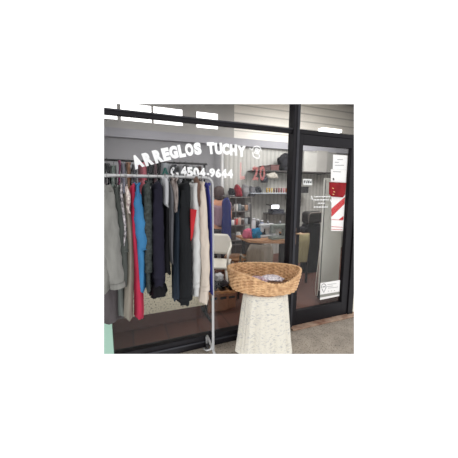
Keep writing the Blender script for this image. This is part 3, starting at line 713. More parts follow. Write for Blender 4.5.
# skirted stand
hL = atz(235.5, 352.5, 0.0); hR = atz(292.5, 347.5, 0.0)
SC = Vector(((hL.x+hR.x)/2-0.014, min(BC.y-0.03, -0.27), 0)); RH = (hR.x-hL.x)/2*0.955
print('STAND', SC, RH)
SK = mat('printed_white_cotton', s2l(216, 211, 198), 0.9, bump=0.3, bscale=30, spec=0.2)
nt = SK.node_tree; b_ = nt.nodes['Principled BSDF']
tc = nt.nodes.new('ShaderNodeTexCoord'); mp = nt.nodes.new('ShaderNodeMapping'); mp.inputs['Scale'].default_value = (1, 1, 2.6); nt.links.new(tc.outputs['Object'], mp.inputs['Vector'])
n1 = nt.nodes.new('ShaderNodeTexNoise'); n1.inputs['Scale'].default_value = 30; n1.inputs['Detail'].default_value = 5; n1.inputs['Roughness'].default_value = 0.7
c1 = nt.nodes.new('ShaderNodeValToRGB'); c1.color_ramp.elements[0].position = 0.52; c1.color_ramp.elements[1].position = 0.66
c1.color_ramp.elements[0].color = (*s2l(217, 212, 199), 1); c1.color_ramp.elements[1].color = (*s2l(172, 172, 172), 1)
nt.links.new(mp.outputs['Vector'], n1.inputs['Vector']); nt.links.new(n1.outputs['Fac'], c1.inputs['Fac']); nt.links.new(c1.outputs['Color'], b_.inputs['Base Color'])
st = thing('skirted_stand', (SC.x, SC.y, 0), 'white printed skirt pulled over a round stand under the wicker basket', 'stand')
bm = NB(); rings = []
HW = RH*0.765
for i in range(31):
    t_ = i/30; z = zbot-0.012-(zbot-0.035)*t_
    r = HW+(RH-HW)*(0.75*t_**0.7+0.25*t_**3); rg = []
    if i == 0: r *= 0.93
    for k in range(180):
        th = 2*PI*k/180
        f = 1+(0.055*math.sin(9*th+0.7+0.5*t_)+0.035*math.sin(17*th+2.2)+0.02*math.sin(29*th+1.0))*t_**0.5
        rg.append(Vector((SC.x+r*f*math.cos(th), SC.y+r*f*0.86*math.sin(th), z+(0.006*math.sin(5*th) if i == 30 else 0))))
    rings.append(rg)
loft(bm, rings); obj('skirt', bm, SK, st, clip=True)
bm = NB(); lathe(bm, [(0.02, zbot-0.012), (HW*0.9, zbot-0.012), (HW*0.92, zbot-0.002), (0.02, zbot-0.0005)], (SC.x, SC.y, 0), 40, 1, 0.86); obj('stand_top', bm, WOOD, st)

# ------------------------------------------------------------------ inside the shop: right of the clothes
def at_floor(px, Y): return at(px, 229, Y).x
# white plastic chair
def chair(px, Y, zs, label, rot=0.3, m=PLASTIC_W, w=0.24, back_h=0.36, seat_m=None, legs_m=None):
    x = at_floor(px, Y); t = thing('chair', (x, Y, ZF), label, 'chair')
    R3 = Matrix.Rotation(rot, 3, 'Z')
    def T(p): v = R3 @ Vector(p); return Vector((x+v.x, Y+v.y, v.z))
    bm = NB(); box(bm, -w, w, -w, w, zs-0.03, zs, 0.012)
    for v in bm.verts: v.co = T(v.co)
    obj('seat', bm, seat_m or m, t)
    bm = NB(); rings = []
    for i in range(9):
        z = zs+0.06+(back_h-0.06)*i/8; ww = w*(0.95-0.25*max(0, (i-5)/3)**2)
        rings.append([T((ww*s, w-0.01+0.06*i/8-0.05*(1-s*s)*0+0.04*(1-s*s), z)) for s in [k/6-1 for k in range(13)]]+[T((ww*s, w+0.012+0.06*i/8+0.04*(1-s*s), z)) for s in [1-k/6 for k in range(13)]])
    loft(bm, rings); obj('backrest', bm, m, t)
    for sx in (-1, 1):
        bm = NB(); tube(bm, [T((sx*(w-0.01), -w+0.04, zs)), T((sx*(w), -w+0.03, zs+0.16)), T((sx*w, -w+0.08, zs+0.2)), T((sx*w, w*0.6, zs+0.21)), T((sx*(w-0.02), w+0.02, zs+0.24))], 0.016, 8); obj('armrest', bm, m, t)
        for sy in (-1, 1):
            bm = NB(); tube(bm, [T((sx*(w-0.03), sy*(w-0.03), zs-0.02)), T((sx*(w+0.02), sy*(w+0.02), ZF))], [0.02, 0.014], 8); obj('leg', bm, legs_m or m, t)
    return t
chair(213, 1.2, 0.44+ZF, 'white plastic armchair inside the shop right of the rack pole', rot=-0.5)
chair(256, 0.6, 0.44+ZF, 'chair with a beige padded back standing before the sewing table', rot=2.9, m=cloth('beige_vinyl', (152, 140, 126)), w=0.17, back_h=0.40, legs_m=DARK)
# round wooden stool
x = at_floor(236, 1.45); t = thing('stool', (x, 1.45, ZF), 'low stool with a round wooden seat beside the white armchair', 'stool')
zs = at(236, 256, 1.45).z
bm = NB(); lathe(bm, [(0.02, zs-0.04), (0.18, zs-0.04), (0.19, zs-0.02), (0.18, zs), (0.02, zs+0.003)], (x, 1.45, 0), 28); obj('seat', bm, WOOD, t)
for k in range(4):
    a_ = PI/4+k*PI/2; bm = NB(); tube(bm, [(x+0.12*math.cos(a_), 1.45+0.12*math.sin(a_), zs-0.04), (x+0.17*math.cos(a_), 1.45+0.17*math.sin(a_), ZF)], 0.014, 8); obj('leg', bm, PLASTIC_W, t)
# woven brown crates on the floor
def crate(px, Y, w, d, h, lb):
    x = at_floor(px, Y); t = thing('storage_crate', (x, Y, ZF), lb, 'crate', 'brown crates on the shop floor')
    bm = NB(); box(bm, x-w/2, x+w/2, Y-d/2, Y+d/2, ZF, ZF+h, 0.008); obj('crate_body', bm, crm, t)
    bm = NB(); box(bm, x-w/2-0.008, x+w/2+0.008, Y-d/2-0.008, Y+d/2+0.008, ZF+h-0.03, ZF+h, 0.004); obj('rim', bm, WICKD, t)
    bm = NB(); box(bm, x-0.04, x+0.04, Y-d/2-0.006, Y-d/2, ZF+h*0.6, ZF+h*0.72, 0.002); obj('grip', bm, DARK, t)
crm = mat('brown_crate', s2l(124, 82, 58), 0.8, noise=0.3, nscale=40, stretch=(1, 1, 4))
crate(209.5, 0.72, 0.15, 0.3, 0.26, 'brown woven crate on the shop floor close behind the rack pole')
crate(219, 0.72, 0.14, 0.3, 0.25, 'brown woven crate on the shop floor, the middle one of three')
crate(227.5, 0.74, 0.11, 0.3, 0.23, 'brown woven crate on the shop floor behind the left end of the basket')
for (px, py, s, rgb, lb, sd) in ((212, 268, (0.07, 0.09, 0.045), (48, 48, 54), 'black bag lying on the brown crates by the rack pole', 4), (218.5, 263, (0.055, 0.06, 0.05), (210, 210, 212), 'crumpled white bag on the brown crates', 5), (223, 272, (0.06, 0.07, 0.035), (60, 52, 56), 'dark cloth bundle on the brown crates beside the basket', 6)):
    Y = 0.74; p = at(px, py, Y); bm = NB(); z = max(p.z, 0.30+s[2]*0.6); z = ZF+0.26+s[2]*0.72+(0.075 if sd == 5 else 0.0)
    blob(bm, (p.x, Y, z), s, sd, 0.12, 3, flat=True); tag(obj('bag', bm, cloth('bag_cloth', rgb, 0.2)), lb, 'bag')

# person standing inside the shop, seen from behind
def skin(verts, edges, radii, name, m, parent, sub=2):
    me = bpy.data.meshes.new(name); me.from_pydata([Vector(v)-WL[parent.name] for v in verts], edges, []); 
    o = bpy.data.objects.new(name, me); COL.objects.link(o)
    sm = o.modifiers.new('s', 'SKIN'); 
    for i, r in enumerate(radii): me.skin_vertices[0].data[i].radius = (r if isinstance(r, tuple) else (r, r))
    me.skin_vertices[0].data[0].use_root = True
    o.modifiers.new('u', 'SUBSURF').levels = sub
    bpy.context.view_layer.update(); dg = bpy.context.evaluated_depsgraph_get()
    m2 = bpy.data.meshes.new_from_object(o.evaluated_get(dg)); bpy.data.objects.remove(o)
    for p in m2.polygons: p.use_smooth = True
    m2.name = name; m2.materials.clear(); m2.materials.append(m)
    o2 = bpy.data.objects.new(name, m2); COL.objects.link(o2); o2.parent = parent; WL[o2.name] = WL[parent.name]; return o2
YP = 1.95
pt = at(219, 186.5, YP); H = pt.z-ZF; xp_ = at(219, 200, YP).x
print('PERSON height', H)
ps = thing('person', (xp_, YP, ZF), 'person with dark hair in a mauve top standing with back turned inside the shop', 'person')
hh = H/7.5
SKN = mat('skin', s2l(190, 132, 104), 0.6)
def PV(x, y, z): return (xp_+x, YP+y, ZF+z*H)
body = [PV(0, 0, .53), PV(0, 0, .62), PV(0, 0.01, .73), PV(0, 0, .81), PV(0, 0.01, .86), PV(0, 0.015, .92), PV(0, 0.015, .965),
        PV(-.17, 0, .80), PV(-.22, .03, .63), PV(-.20, .14, .50), PV(.17, 0, .80), PV(.21, .03, .63), PV(.17, .16, .50),
        PV(-.09, 0, .49), PV(-.10, .01, .28), PV(-.10, -.02, .05), PV(-.10, .10, .015), PV(.09, 0, .49), PV(.10, .01, .28), PV(.10, -.02, .05), PV(.10, .10, .015)]
be = [(0, 1), (1, 2), (2, 3), (3, 4), (4, 5), (5, 6), (3, 7), (7, 8), (8, 9), (3, 10), (10, 11), (11, 12), (0, 13), (13, 14), (14, 15), (15, 16), (0, 17), (17, 18), (18, 19), (19, 20)]
br = [(.14, .10), (.12, .09), (.14, .10), (.11, .08), .048, (.078, .088), (.07, .08), .055, .043, .032, .055, .043, .032, .085, .055, .04, .035, .085, .055, .04, .035]
# hands: palm and five fingers on each wrist
for (wi, sx) in ((9, -1), (12, 1)):
    wv = Vector(body[wi]); base = len(body); pc = wv+Vector((0, .06, -.01)); body.append(tuple(pc)); be.append((wi, base)); br.append((.03, .018))
    for k, (dx, ln) in enumerate(((-.024, .055), (-.008, .065), (.008, .062), (.024, .05))):
        i0 = len(body); body += [tuple(pc+Vector((dx, .03, 0))), tuple(pc+Vector((dx*1.15, .03+ln*.6, -.008))), tuple(pc+Vector((dx*1.2, .03+ln, -.025)))]
        be += [(base, i0), (i0, i0+1), (i0+1, i0+2)]; br += [.009, .0085, .007]
    i0 = len(body); body += [tuple(pc+Vector((-sx*.03, .0, -.005))), tuple(pc+Vector((-sx*.05, .03, -.015)))]; be += [(base, i0), (i0, i0+1)]; br += [.010, .008]
skin(body, be, br, 'body', SKN, ps)
skin([body[0], body[1], body[2], body[3], body[7], tuple(Vector(body[7]).lerp(Vector(body[8]), .45)), body[10], tuple(Vector(body[10]).lerp(Vector(body[11]), .45))], [(0, 1), (1, 2), (2, 3), (3, 4), (4, 5), (3, 6), (6, 7)],
     [(.155, .12), (.14, .11), (.155, .115), (.125, .092), .07, .062, .07, .062], 'shirt', cloth('mauve_jersey', (176, 140, 156)), ps)
skin([body[0], body[13], body[14], body[15], body[17], body[18], body[19]], [(0, 1), (1, 2), (2, 3), (0, 4), (4, 5), (5, 6)], [(.15, .115), .1, .072, .06, .1, .072, .06], 'trousers', cloth('dark_trousers', (50, 48, 58)), ps)
bm = NB(); hc = Vector(PV(0, 0.0, .925)); blob(bm, hc, (.088, .10, .125), 3, 0.02, 3)
for v in bm.verts:
    if v.co.y > hc.y+0.055 and v.co.z < hc.z+0.06: v.co.y = hc.y+0.055
obj('hair', bm, mat('dark_hair', s2l(62, 44, 42), 0.6, noise=0.25, nscale=40, stretch=(1, 1, .2)), ps)
# face on the far side (turned away)
bm = NB(); fc = Vector(PV(0, 0.10, .915)); blob(bm, (fc.x, fc.y+0.008, fc.z-0.01), (.012, .016, .022), 1, 0, 2); obj('nose', bm, SKN, ps)
for sx in (-1, 1):
    bm = NB(); blob(bm, (fc.x+sx*.032, fc.y-0.008, fc.z+0.012), (.013, .008, .008), 1, 0, 2); obj('eye', bm, mat('eye_white', s2l(225, 222, 218), 0.3), ps)
    bm = NB(); blob(bm, (hc.x+sx*.088, hc.y+0.02, hc.z-0.015), (.010, .018, .028), 1, 0, 2); obj('ear', bm, SKN, ps)
bm = NB(); blob(bm, (fc.x, fc.y-0.004, fc.z-0.045), (.022, .008, .006), 1, 0, 2); obj('mouth', bm, mat('lips', s2l(170, 90, 86), 0.5), ps)

# blue dress and a coat hanging from a wall line, right of the person
t = garment('dress', 'deep blue dress hanging inside to the right of the person', 'dress', [(200, 225.6, 228.2), (205, 223.6, 230.6), (220, 223.2, 231.4), (240, 222.8, 232)], cloth('deep_blue', (48, 56, 122)), None, Yc=1.75, hy=0.06, seed=70, rail=lambda x: at(227, 196, 1.75).z, amp=0.10, hang=HANGD)
zr3 = at(227, 196, 1.75).z; xa = at(222.5, 196, 1.75).x; xb = at(236, 196, 1.75).x
t = thing('garment_stand', (xb-0.02, 1.75, ZF), 'slim dark garment stand holding the deep blue dress inside the shop', 'stand')
bm = NB(); tube(bm, [(xa, 1.75, zr3), (xb-0.03, 1.75, zr3), (xb, 1.75, zr3-0.03), (xb, 1.75, 0.8), (xb, 1.75, ZF+0.02)], 0.008, 8); obj('frame', bm, HANG, t)
bm = NB(); tube(bm, [(xb, 1.6, ZF+0.012), (xb, 1.9, ZF+0.012)], 0.011, 8); tube(bm, [(xb-0.2, 1.75, ZF+0.012), (xb, 1.75, ZF+0.012)], 0.01, 8); obj('foot', bm, HANG, t)

# ------------------------------------------------------------------ shelving with clutter against the back
def shelf(name, pa, pb, Y, depth, label, m, th=0.02, brackets=True):
    a = at(*pa, Y); b = at(*pb, Y); z = (a.z+b.z)/2
    t = thing(name, ((a.x+b.x)/2, Y, z), label, 'shelf')
    bm = NB(); box(bm, a.x, b.x, Y, YB-0.005, z-th, z, 0.003); obj('board', bm, m, t)
    for f in (0.12, 0.88):
        x = a.x+(b.x-a.x)*f; bm = NB(); tube(bm, [(x, YB-0.012, z-0.15), (x, YB-0.012, z-th-0.005), (x, Y+0.04, z-th-0.006)], 0.006, 6); obj('bracket', bm, DARK, t)
    return a.x, b.x, z
YS = 2.55
s1 = shelf('wall_shelf', (255, 170.5), (336, 171.8), YS, 0.3, 'dark upper wall shelf crossing behind the door frame', mat('dark_shelf', s2l(60, 56, 56), 0.5), 0.025)
s2 = shelf('wall_shelf', (251, 193), (300, 192.8), YS, 0.3, 'pale middle wall shelf holding thread spools', mat('pale_shelf', s2l(165, 172, 182), 0.4))
s3 = shelf('wall_shelf', (271, 212.5), (300, 214), YS, 0.3, 'short dark wall shelf under the bright work lamp', mat('dark_shelf2', s2l(54, 52, 58), 0.5))
#shelving unit on the left of it
ux0, ux1 = at(229, 230, YS).x, at(251, 230, YS).x
t = thing('shelving_unit', ((ux0+ux1)/2, YS, ZF), 'open grey shelving unit crowded with bags and jars at the back', 'shelving unit')
zs_ = [at(240, y, YS).z for y in (197, 211, 225, 240)]
for x in (ux0, ux1):
    for y in (YS, YB-0.03):
        bm = NB(); box(bm, x-0.012, x+0.012, y, y+0.022, ZF, zs_[0]+0.02); obj('post', bm, HANG, t)
bm = NB(); box(bm, ux0+.013, ux1-.013, YB-.028, YB-.012, ZF+.05, zs_[0]); obj('back_panel', bm, mat('unit_back', s2l(104, 94, 92), 0.8), t)
for z in zs_+[0.4]:
    bm = NB(); box(bm, ux0, ux1, YS, YB-0.01, z-0.018, z, 0.002); obj('board', bm, mat('unit_board', s2l(110, 104, 102), 0.6), t)
def bag(px, py, Y, s, rgb, lb, sd, zbase=None, name='bag', cat='bag', c2=None, group=None):
    p = at(px, py, Y); z = p.z if zbase is None else zbase+s[2]*0.76
    bm = NB(); blob(bm, (p.x, Y, z), s, sd, 0.13, 3, flat=True)
    return tag(obj(name, bm, cloth('soft_'+name, rgb, 0.2, 25, c2=c2, stretch=(1, 1, 1))), lb, cat, group)
YM = YS+0.15
bag(237.5, 188, YM, (.075, .11, .13), (165, 52, 66), 'red bag on top of the shelving unit', 11, zs_[0])
bag(231.5, 194, YM, (.055, .10, .10), (48, 50, 56), 'black bag left of the red bag on top of the shelving unit', 12, zs_[0])
bag(245, 188, YM, (.075, .10, .14), (160, 160, 164), 'grey plastic bundle right of the red bag on the shelving unit', 13, zs_[0])
bag(251.5, 190, YM, (.06, .10, .12), (128, 128, 134), 'mid grey bundle at the right end of the shelving unit top', 14, zs_[0])
def lidded(px, Y, zb_, r, h, rgb, lb, name='jar', cat='jar', group='jars on the shelving unit', lidc=None):
    x = at_floor(px, Y); t = thing(name, (x, Y, zb_), lb, cat, group)
    bm = NB(); lathe(bm, [(r*.2, zb_), (r*.95, zb_), (r, zb_+.01), (r, zb_+h*.78), (r*.75, zb_+h*.86), (r*.7, zb_+h*.88), (r*.1, zb_+h*.88)], (x, Y, 0), 16); obj('jar_body', bm, mat('jar_'+name, s2l(*rgb), 0.3), t)
    bm = NB(); lathe(bm, [(r*.1, zb_+h*.88), (r*.8, zb_+h*.88), (r*.8, zb_+h), (r*.1, zb_+h)], (x, Y, 0), 16); obj('lid', bm, mat('jar_lid', s2l(*(lidc or (200, 200, 205))), 0.4), t)
YJ = YS+0.08
cols = {1: [((78, 60, 56), 'dark brown jar'), ((196, 192, 190), 'white jar'), ((100, 108, 112), 'slate jar'), ((60, 62, 66), 'black jar'), ((150, 118, 96), 'tan jar'), ((132, 132, 138), 'grey jar')],
        2: [((205, 205, 208), 'bright white tub'), ((188, 44, 46), 'bright red tub'), ((188, 160, 150), 'pale pink tub'), ((70, 54, 52), 'umber tub'), ((150, 155, 160), 'silver tub'), ((52, 52, 58), 'black tub')],
        3: [((70, 60, 58), 'dark brown canister'), ((186, 186, 190), 'pale grey canister'), ((98, 70, 66), 'maroon canister'), ((62, 66, 72), 'slate canister')]}
nmz = {1: 'upper', 2: 'middle', 3: 'lower'}
for row in (1, 2, 3):
    L = cols[row]; n = len(L)
    for i, (rgb, nm) in enumerate(L):
        px = 230.6+(20*(i+0.5)/n)
        kind = nm.split()[-1]
        lidded(px, YJ, zs_[row], 0.045 if n > 4 else 0.06, 0.10+0.05*((i*7+row*3) % 3)/2+0.01*row, rgb, '%s standing on the %s board of the shelving unit' % (nm, nmz[row]), kind, kind, 'jars and tubs on the shelving unit', (210, 205, 200) if i % 2 else (70, 66, 70))
# spools on the middle shelf
spc = [((205, 170, 90), 'golden yellow'), ((190, 150, 70), 'ochre yellow'), ((225, 200, 120), 'pale yellow'), ((118, 80, 60), 'brown'), ((96, 60, 56), 'dark brown'), ((150, 60, 66), 'red'), ((110, 54, 62), 'maroon'), ((215, 130, 140), 'pink'), ((160, 90, 60), 'rust')]
for i, (rgb, nm) in enumerate(spc):
    px = 266+i*2.35; x = at_floor(px, YS+0.06); zb_ = s2[2]; Y = YS+0.06
    t = thing('thread_spool', (x, Y, zb_), nm+' thread spool in the row on the pale middle shelf', 'thread spool', 'thread spools on the middle shelf')
    bm = NB(); lathe(bm, [(.004, zb_+.006), (.016, zb_+.006), (.017, zb_+.05), (.015, zb_+.105), (.004, zb_+.105)], (x, Y, 0), 14); obj('thread', bm, cloth('thread_'+nm, rgb, 0.1), t)
    bm = NB(); lathe(bm, [(.003, zb_), (.019, zb_), (.019, zb_+.006), (.003, zb_+.006)], (x, Y, 0), 14); lathe(bm, [(.003, zb_+.105), (.012, zb_+.105), (.012, zb_+.112), (.003, zb_+.112)], (x, Y, 0), 14); obj('spool_core', bm, PLASTIC_W, t)
bag(257.5, 187.5, YS+.12, (.07, .10, .07), (66, 68, 74), 'dark folded bundle left of the spools on the middle shelf', 15, s2[2])
# things on and under the dark upper shelf
def carton(pa, pb, Y, d, rgb, lb, zb_=None, name='box', cat='box', group=None, lid=True, alpha=None):
    a = at(*pa, Y); b = at(*pb, Y); z0 = zb_ if zb_ is not None else b.z
    t = thing(name, ((a.x+b.x)/2, Y+d/2, z0), lb, cat, group); m = mat('carton_'+name, s2l(*rgb), 0.6, noise=0.06, nscale=6)
    bm = NB(); box(bm, a.x, b.x, Y, Y+d, z0, a.z-0.02, 0.006); obj('box_body', bm, m, t)
    bm = NB(); box(bm, a.x-0.006, b.x+0.006, Y-0.006, Y+d+0.006, a.z-0.02, a.z, 0.004); obj('lid', bm, m, t)
zS = s1[2]
carton((257, 167), (263, 170), YS+.03, .2, (110, 66, 62), 'small maroon box at the left end of the dark upper shelf', zS)
carton((263.6, 165.4), (270.5, 170), YS+.03, .2, (66, 46, 46), 'dark brown box beside the maroon box on the upper shelf', zS)
carton((271, 164.6), (279, 170), YS+.03, .2, (92, 56, 54), 'reddish brown box left of the black jacket on the upper shelf', zS)
carton((304.5, 151), (316.5, 170.6), YS+.03, .22, (176, 175, 172), 'tall pale storage box standing left on the shelf behind the door', zS)
carton((317.3, 150.5), (326.5, 170.8), YS+.03, .22, (160, 158, 155), 'tall light grey storage box in the middle behind the door glass', zS)
carton((327.2, 152), (335, 171), YS+.03, .22, (138, 137, 134), 'darker grey storage box at the right end of the shelf behind the door', zS)
# black jacket heaped on the shelf
bm = NB(); p = at(291, 161, YS); blob(bm, (p.x, YS+.14, zS+.155), (.20, .13, .205), 21, 0.10, 4, flat=True)
t = thing('jacket', (p.x, YS+.14, zS), 'black jacket heaped high on the upper shelf behind the door frame', 'jacket')
obj('body', bm, cloth('black_nylon', (36, 36, 42)), t)
bm = NB(); q = at(282, 157, YS); tube(bm, [(q.x+.1, YS+.05, zS+.30), (q.x+.03, YS+.03, zS+.29), (q.x-.02, YS+.02, zS+.22), (q.x-.01, YS+.02, zS+.16)], [.045, .05, .045, .03], 10); obj('sleeve', bm, cloth('black_nylon', (36, 36, 42)), t)
# white cloth hung beneath shelf
t_ = bag(272, 176, YS+.05, (.13, .06, .07), (206, 200, 190), 'white cloth bundle tucked beneath the dark upper shelf', 23, None, 'cloth_bundle', 'cloth')
bag(264, 180, YS+.1, (.07, .08, .07), (70, 72, 80), 'dark bundle below the white cloth bundle', 24, None)
carton((297.5, 186.5), (308.5, 192.6), YS+.03, .2, (34, 34, 38), 'black box on the middle shelf seen left in the door glass', s2[2])
# bright work lamp
pl = at(275.5, 206.8, YS-0.05); t = thing('work_lamp', (pl.x, YS, pl.z), 'small glowing white work lamp above the sewing table', 'lamp')
bm = NB(); box(bm, pl.x-.085, pl.x+.085, YS-.06, YS-.03, pl.z-.035, pl.z+.035, .012); obj('lamp_panel', bm, mat('lamp_glow', (0.92, 0.96, 1.0), 0.5, emit=5), t)
bm = NB(); box(bm, pl.x-.09, pl.x+.09, YS-.03, YS-.005, pl.z-.04, pl.z+.04, .01); obj('lamp_case', bm, DARK, t)
bm = NB(); tube(bm, [(pl.x, YS-.01, pl.z), (pl.x, YS+.1, pl.z+.02), (pl.x, YB-.02, pl.z+.03)], .01, 8); obj('lamp_arm', bm, DARK, t)
carton((273, 209.8), (284, 212.4), YS+.02, .2, (58, 60, 72), 'flat slate box lying on the short dark shelf under the work lamp', s3[2])
# sewing table
ZTB = 0.76; tf = atz(272, 242.5, ZTB); YT = tf.y
print('TABLE', tf)
tx0 = atz(243, 238, ZTB).x; tx1 = at(290, 240, YT).x
t = thing('sewing_table', ((tx0+tx1)/2, YT+.35, ZF), 'long wooden sewing table with rounded front edge at the right side', 'table')
yend = min(YT+0.75, YS-0.05)
outl = [(tx0, yend), (tx0, YT+.28), (tx0+.15, YT+.14), (tx0+.4, YT+.04), (tx0+.7, YT), (tx1, YT-0.0), (tx1, yend)]
bm = NB(); f_ = [bm.verts.new((x, y, ZTB)) for x, y in outl]; g_ = [bm.verts.new((x, y, ZTB-.035)) for x, y in outl]
bm.faces.new(f_); bm.faces.new(g_[::-1])
for i in range(len(outl)): j = (i+1) % len(outl); bm.faces.new((f_[i], g_[i], g_[j], f_[j]))
obj('table_top', bm, WOOD, t)
for (x, y) in ((tx0+.1, yend-.08), (tx0+.5, YT+.12), (tx1-.08, YT+.1), (tx1-.08, yend-.08)):
    bm = NB(); box(bm, x-.02, x+.02, y-.02, y+.02, ZF, ZTB-.035, .003); obj('leg', bm, DARK, t)
bm = NB(); box(bm, tx0+.15, tx1-.06, yend-.05, yend-.03, .3, ZTB-.035); obj('modesty_panel', bm, mat('table_back', s2l(84, 72, 66), 0.7), t)
# sewing machines
def machine(px, Y, rgb, lb, s=1.0):
    x = at_floor(px, Y); z = ZTB; t = thing('sewing_machine', (x, Y, z), lb, 'sewing machine'); m = mat('machine_enamel', s2l(*rgb), 0.35)
    bm = NB(); box(bm, x-.18*s, x+.18*s, Y-.08*s, Y+.08*s, z, z+.05*s, .012*s); obj('bed', bm, m, t)
    bm = NB(); box(bm, x+.08*s, x+.17*s, Y-.06*s, Y+.06*s, z+.045*s, z+.24*s, .02*s); box(bm, x-.17*s, x+.15*s, Y-.05*s, Y+.05*s, z+.18*s, z+.27*s, .025*s); box(bm, x-.17*s, x-.09*s, Y-.05*s, Y+.05*s, z+.11*s, z+.25*s, .02*s); obj('arm', bm, m, t)
    bm = NB(); tube(bm, [(x+.172*s, Y, z+.2*s), (x+.20*s, Y, z+.2*s)], .045*s, 18); obj('hand_wheel', bm, DARK, t)
    bm = NB(); tube(bm, [(x-.13*s, Y, z+.11*s), (x-.13*s, Y, z+.055*s)], .005*s, 6); box(bm, x-.142*s, x-.118*s, Y-.03*s, Y+.01*s, z+.052*s, z+.058*s); obj('needle', bm, CHROME, t)
    bm = NB(); tube(bm, [(x+.02*s, Y, z+.27*s), (x+.02*s, Y, z+.33*s)], .004*s, 6); obj('spool_pin', bm, CHROME, t)
    bm = NB(); lathe(bm, [(.004, z+.272*s), (.017, z+.272*s), (.012, z+.32*s), (.004, z+.32*s)], (x+.02*s, Y, 0), 12); obj('thread', bm, cloth('machine_thread', (190, 190, 196), 0.05), t)
machine(279, YT+.22, (120, 128, 122), 'grey-green sewing machine near the front edge of the sewing table', .85)
machine(267, YT+.42, (186, 188, 192), 'pale sewing machine further back on the sewing table', .8)
zt = ZTB
def tbag(px, dy, s, rgb, lb, sd): return bag(px, 229, YT+dy, s, rgb, lb, sd, zt)
tbag(247.5, .45, (.07, .08, .085), (214, 104, 132), 'pink pouch on the left end of the sewing table', 31)
tbag(255.5, .42, (.085, .08, .09), (28, 130, 178), 'bright cyan blue bag beside the pink pouch on the sewing table', 32)
tbag(261, .5, (.06, .07, .09), (50, 48, 54), 'black pouch between the cyan bag and sewing machines', 33)
lb_ = [((220, 220, 224), 'white'), ((60, 60, 68), 'black'), ((150, 160, 190), 'pale blue')]
for i, (rgb, nm) in enumerate(lb_): lidded(253.5+i*4, yend-.06, ZTB, .035, .28-.02*i, rgb, nm+' tall bottle standing behind the cyan bag', 'bottle', 'bottle', 'bottles at the back of the sewing table')
# plastic crates & bundles under the table and beside it
for (px, Y, s, rgb, lb, sd) in ((246, YT+.35, (.16, .15, .16), (62, 56, 58), 'dark bundle on the floor under the left end of the table', 41), (268, YT+.3, (.18, .14, .13), (84, 78, 76), 'grey-brown bundle on the floor under the middle of the table', 42), (277, YT+.28, (.10, .11, .17), (52, 50, 52), 'black sack on the floor under the sewing table beside the door', 43)):
    bag(px, 260, Y, s, rgb, lb, sd, ZF)
# ------------------------------------------------------------------ behind the door glass
YD = 1.0
def px_quad(l, r, yt, yb, Y): a = at(l, yt, Y); b = at(r, yb, Y); m0 = at(l, (yt+yb)/2, Y); m1 = at(r, (yt+yb)/2, Y); return m0.x, m1.x, b.z, a.z
# small side table with wood edge and hanging beige garment
a = at(297, 233, YD); b = at(310, 234.5, YD); zt3 = (a.z+b.z)/2
t = thing('side_table', ((a.x+b.x)/2, YD+.15, ZF), 'narrow wooden side table just inside the door', 'table')
bm = NB(); box(bm, a.x-.12, b.x, YD, YD+.32, zt3-.025, zt3, .004); obj('table_top', bm, WOOD, t)
for (x, y) in ((a.x-.1, YD+.02), (b.x-.02, YD+.02), (a.x-.1, YD+.3), (b.x-.02, YD+.3)):
    bm = NB(); box(bm, x-.014, x+.014, y-.014, y+.014, ZF, zt3-.025); obj('leg', bm, DARK, t)
bm = NB(); rings = []
P0 = at(296.5, 237, YD-.05); P1 = at(310.5, 238, YD-.05); P2 = at(307.5, 262, YD-.05)
for i in range(13):
    t_ = i/12; z = zt3+.004-(zt3-P2.z)*t_ ; xl = P0.x-.03; xr_ = P1.x+(P2.x-P1.x)*t_; rg = []
    for k in range(17): u = k/16; rg.append(Vector((xl+(xr_-xl)*u, YD-.02-.03*min(1, t_*4)+.012*math.sin(u*14)*t_, z)))
    for k in range(17): u = 1-k/16; rg.append(Vector((xl+(xr_-xl)*u, YD-.012-.03*min(1, t_*4)+.012*math.sin(u*14)*t_, z)))
    rings.append(rg)
loft(bm, rings); tag(obj('draped_cloth', bm, cloth('beige_linen', (190, 178, 138), 0.1)), 'beige yellow cloth draped over the front of the side table by the door', 'cloth')
# dark bag on the side table
bag(303, 232, YD+.12, (.055, .08, .05), (40, 38, 44), 'small black bag resting on the narrow side table', 44, zt3)
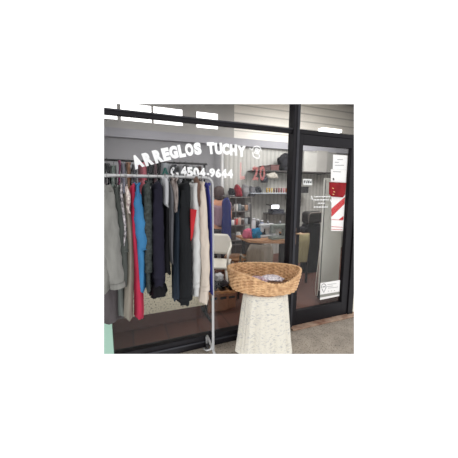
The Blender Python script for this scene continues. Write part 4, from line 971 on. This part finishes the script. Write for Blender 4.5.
# tall dark garment bag with black leather top
xa, xb, z0, z1 = px_quad(306.5, 321.5, 212, 285, 1.35)
t = thing('garment_bag', ((xa+xb)/2, 1.45, ZF), 'tall dark garment bag with shiny black top standing against the ribbed wall', 'garment bag')
zm = at(314, 224, 1.35).z
bm = NB(); box(bm, xa+.02, xb-.01, 1.38, 1.55, ZF, zm, .03); bmesh.ops.subdivide_edges(bm, edges=bm.edges[:], cuts=2, use_grid_fill=True); obj('bag_body', bm, cloth('slate_bag', (42, 41, 46), 0.25), t)
bm = NB(); box(bm, xa, xb, 1.35, 1.55, zm, z1, .05); obj('bag_top', bm, mat('black_leather', s2l(30, 27, 27), 0.35), t)
bm = NB(); tube(bm, [(xa+.015, 1.345, zm+.0), (xa+.012, 1.343, z1-.06), (xa+.05, 1.343, z1-.02), (xb-.05, 1.343, z1-.02), (xb-.012, 1.343, z1-.06), (xb-.012, 1.345, zm)], .007, 8); obj('piping', bm, mat('grey_piping', s2l(120, 112, 106), 0.4), t)
# white panel standing behind the right half of the door glass
xa, xb, z0, z1 = px_quad(322, 341.5, 178, 296, 0.42)
t = thing('white_panel', ((xa+xb)/2, .43, ZF), 'tall greenish white panel leaning behind the right side of the door glass', 'panel')
bm = NB(); box(bm, xa, xb, .42, .45, ZF+.12, z1, .003); obj('panel_board', bm, mat('panel_white', s2l(242, 243, 235), 0.5, noise=.03, nscale=4), t)
for fx in (0.1, 0.9):
    bm = NB(); x = xa+(xb-xa)*fx; box(bm, x-.02, x+.02, .40, .47, ZF, ZF+.12, .004); obj('panel_foot', bm, DARK, t)
bm = NB(); tube(bm, [(xa+.006, .415, ZF+.14), (xa+.006, .415, z1-.02)], .006, 6); obj('edge_strip', bm, HANG, t)
# hanging pale cable
pts = [at(x+1.2, y, .412) for x, y in ((318.5, 250), (317, 262), (315.5, 275), (314.2, 288), (314.4, 295), (316, 296), (317, 288), (317.6, 275), (318.8, 262), (319.4, 250))]
bm = NB(); tube(bm, pts, .005, 6); tag(obj('cable', bm, PLASTIC_W), 'pale cable loop hanging beside the white panel behind the door', 'cable')
# white post in the shop
x = at(223.5, 150, 2.7).x; bm = NB(); tube(bm, [(x, 2.78, 0.03), (x, 2.78, 1.5), (x, 2.78, zA)], .03, 14)
struct(obj('trim_3', bm, mat('post_white', s2l(215, 215, 216), 0.5)))
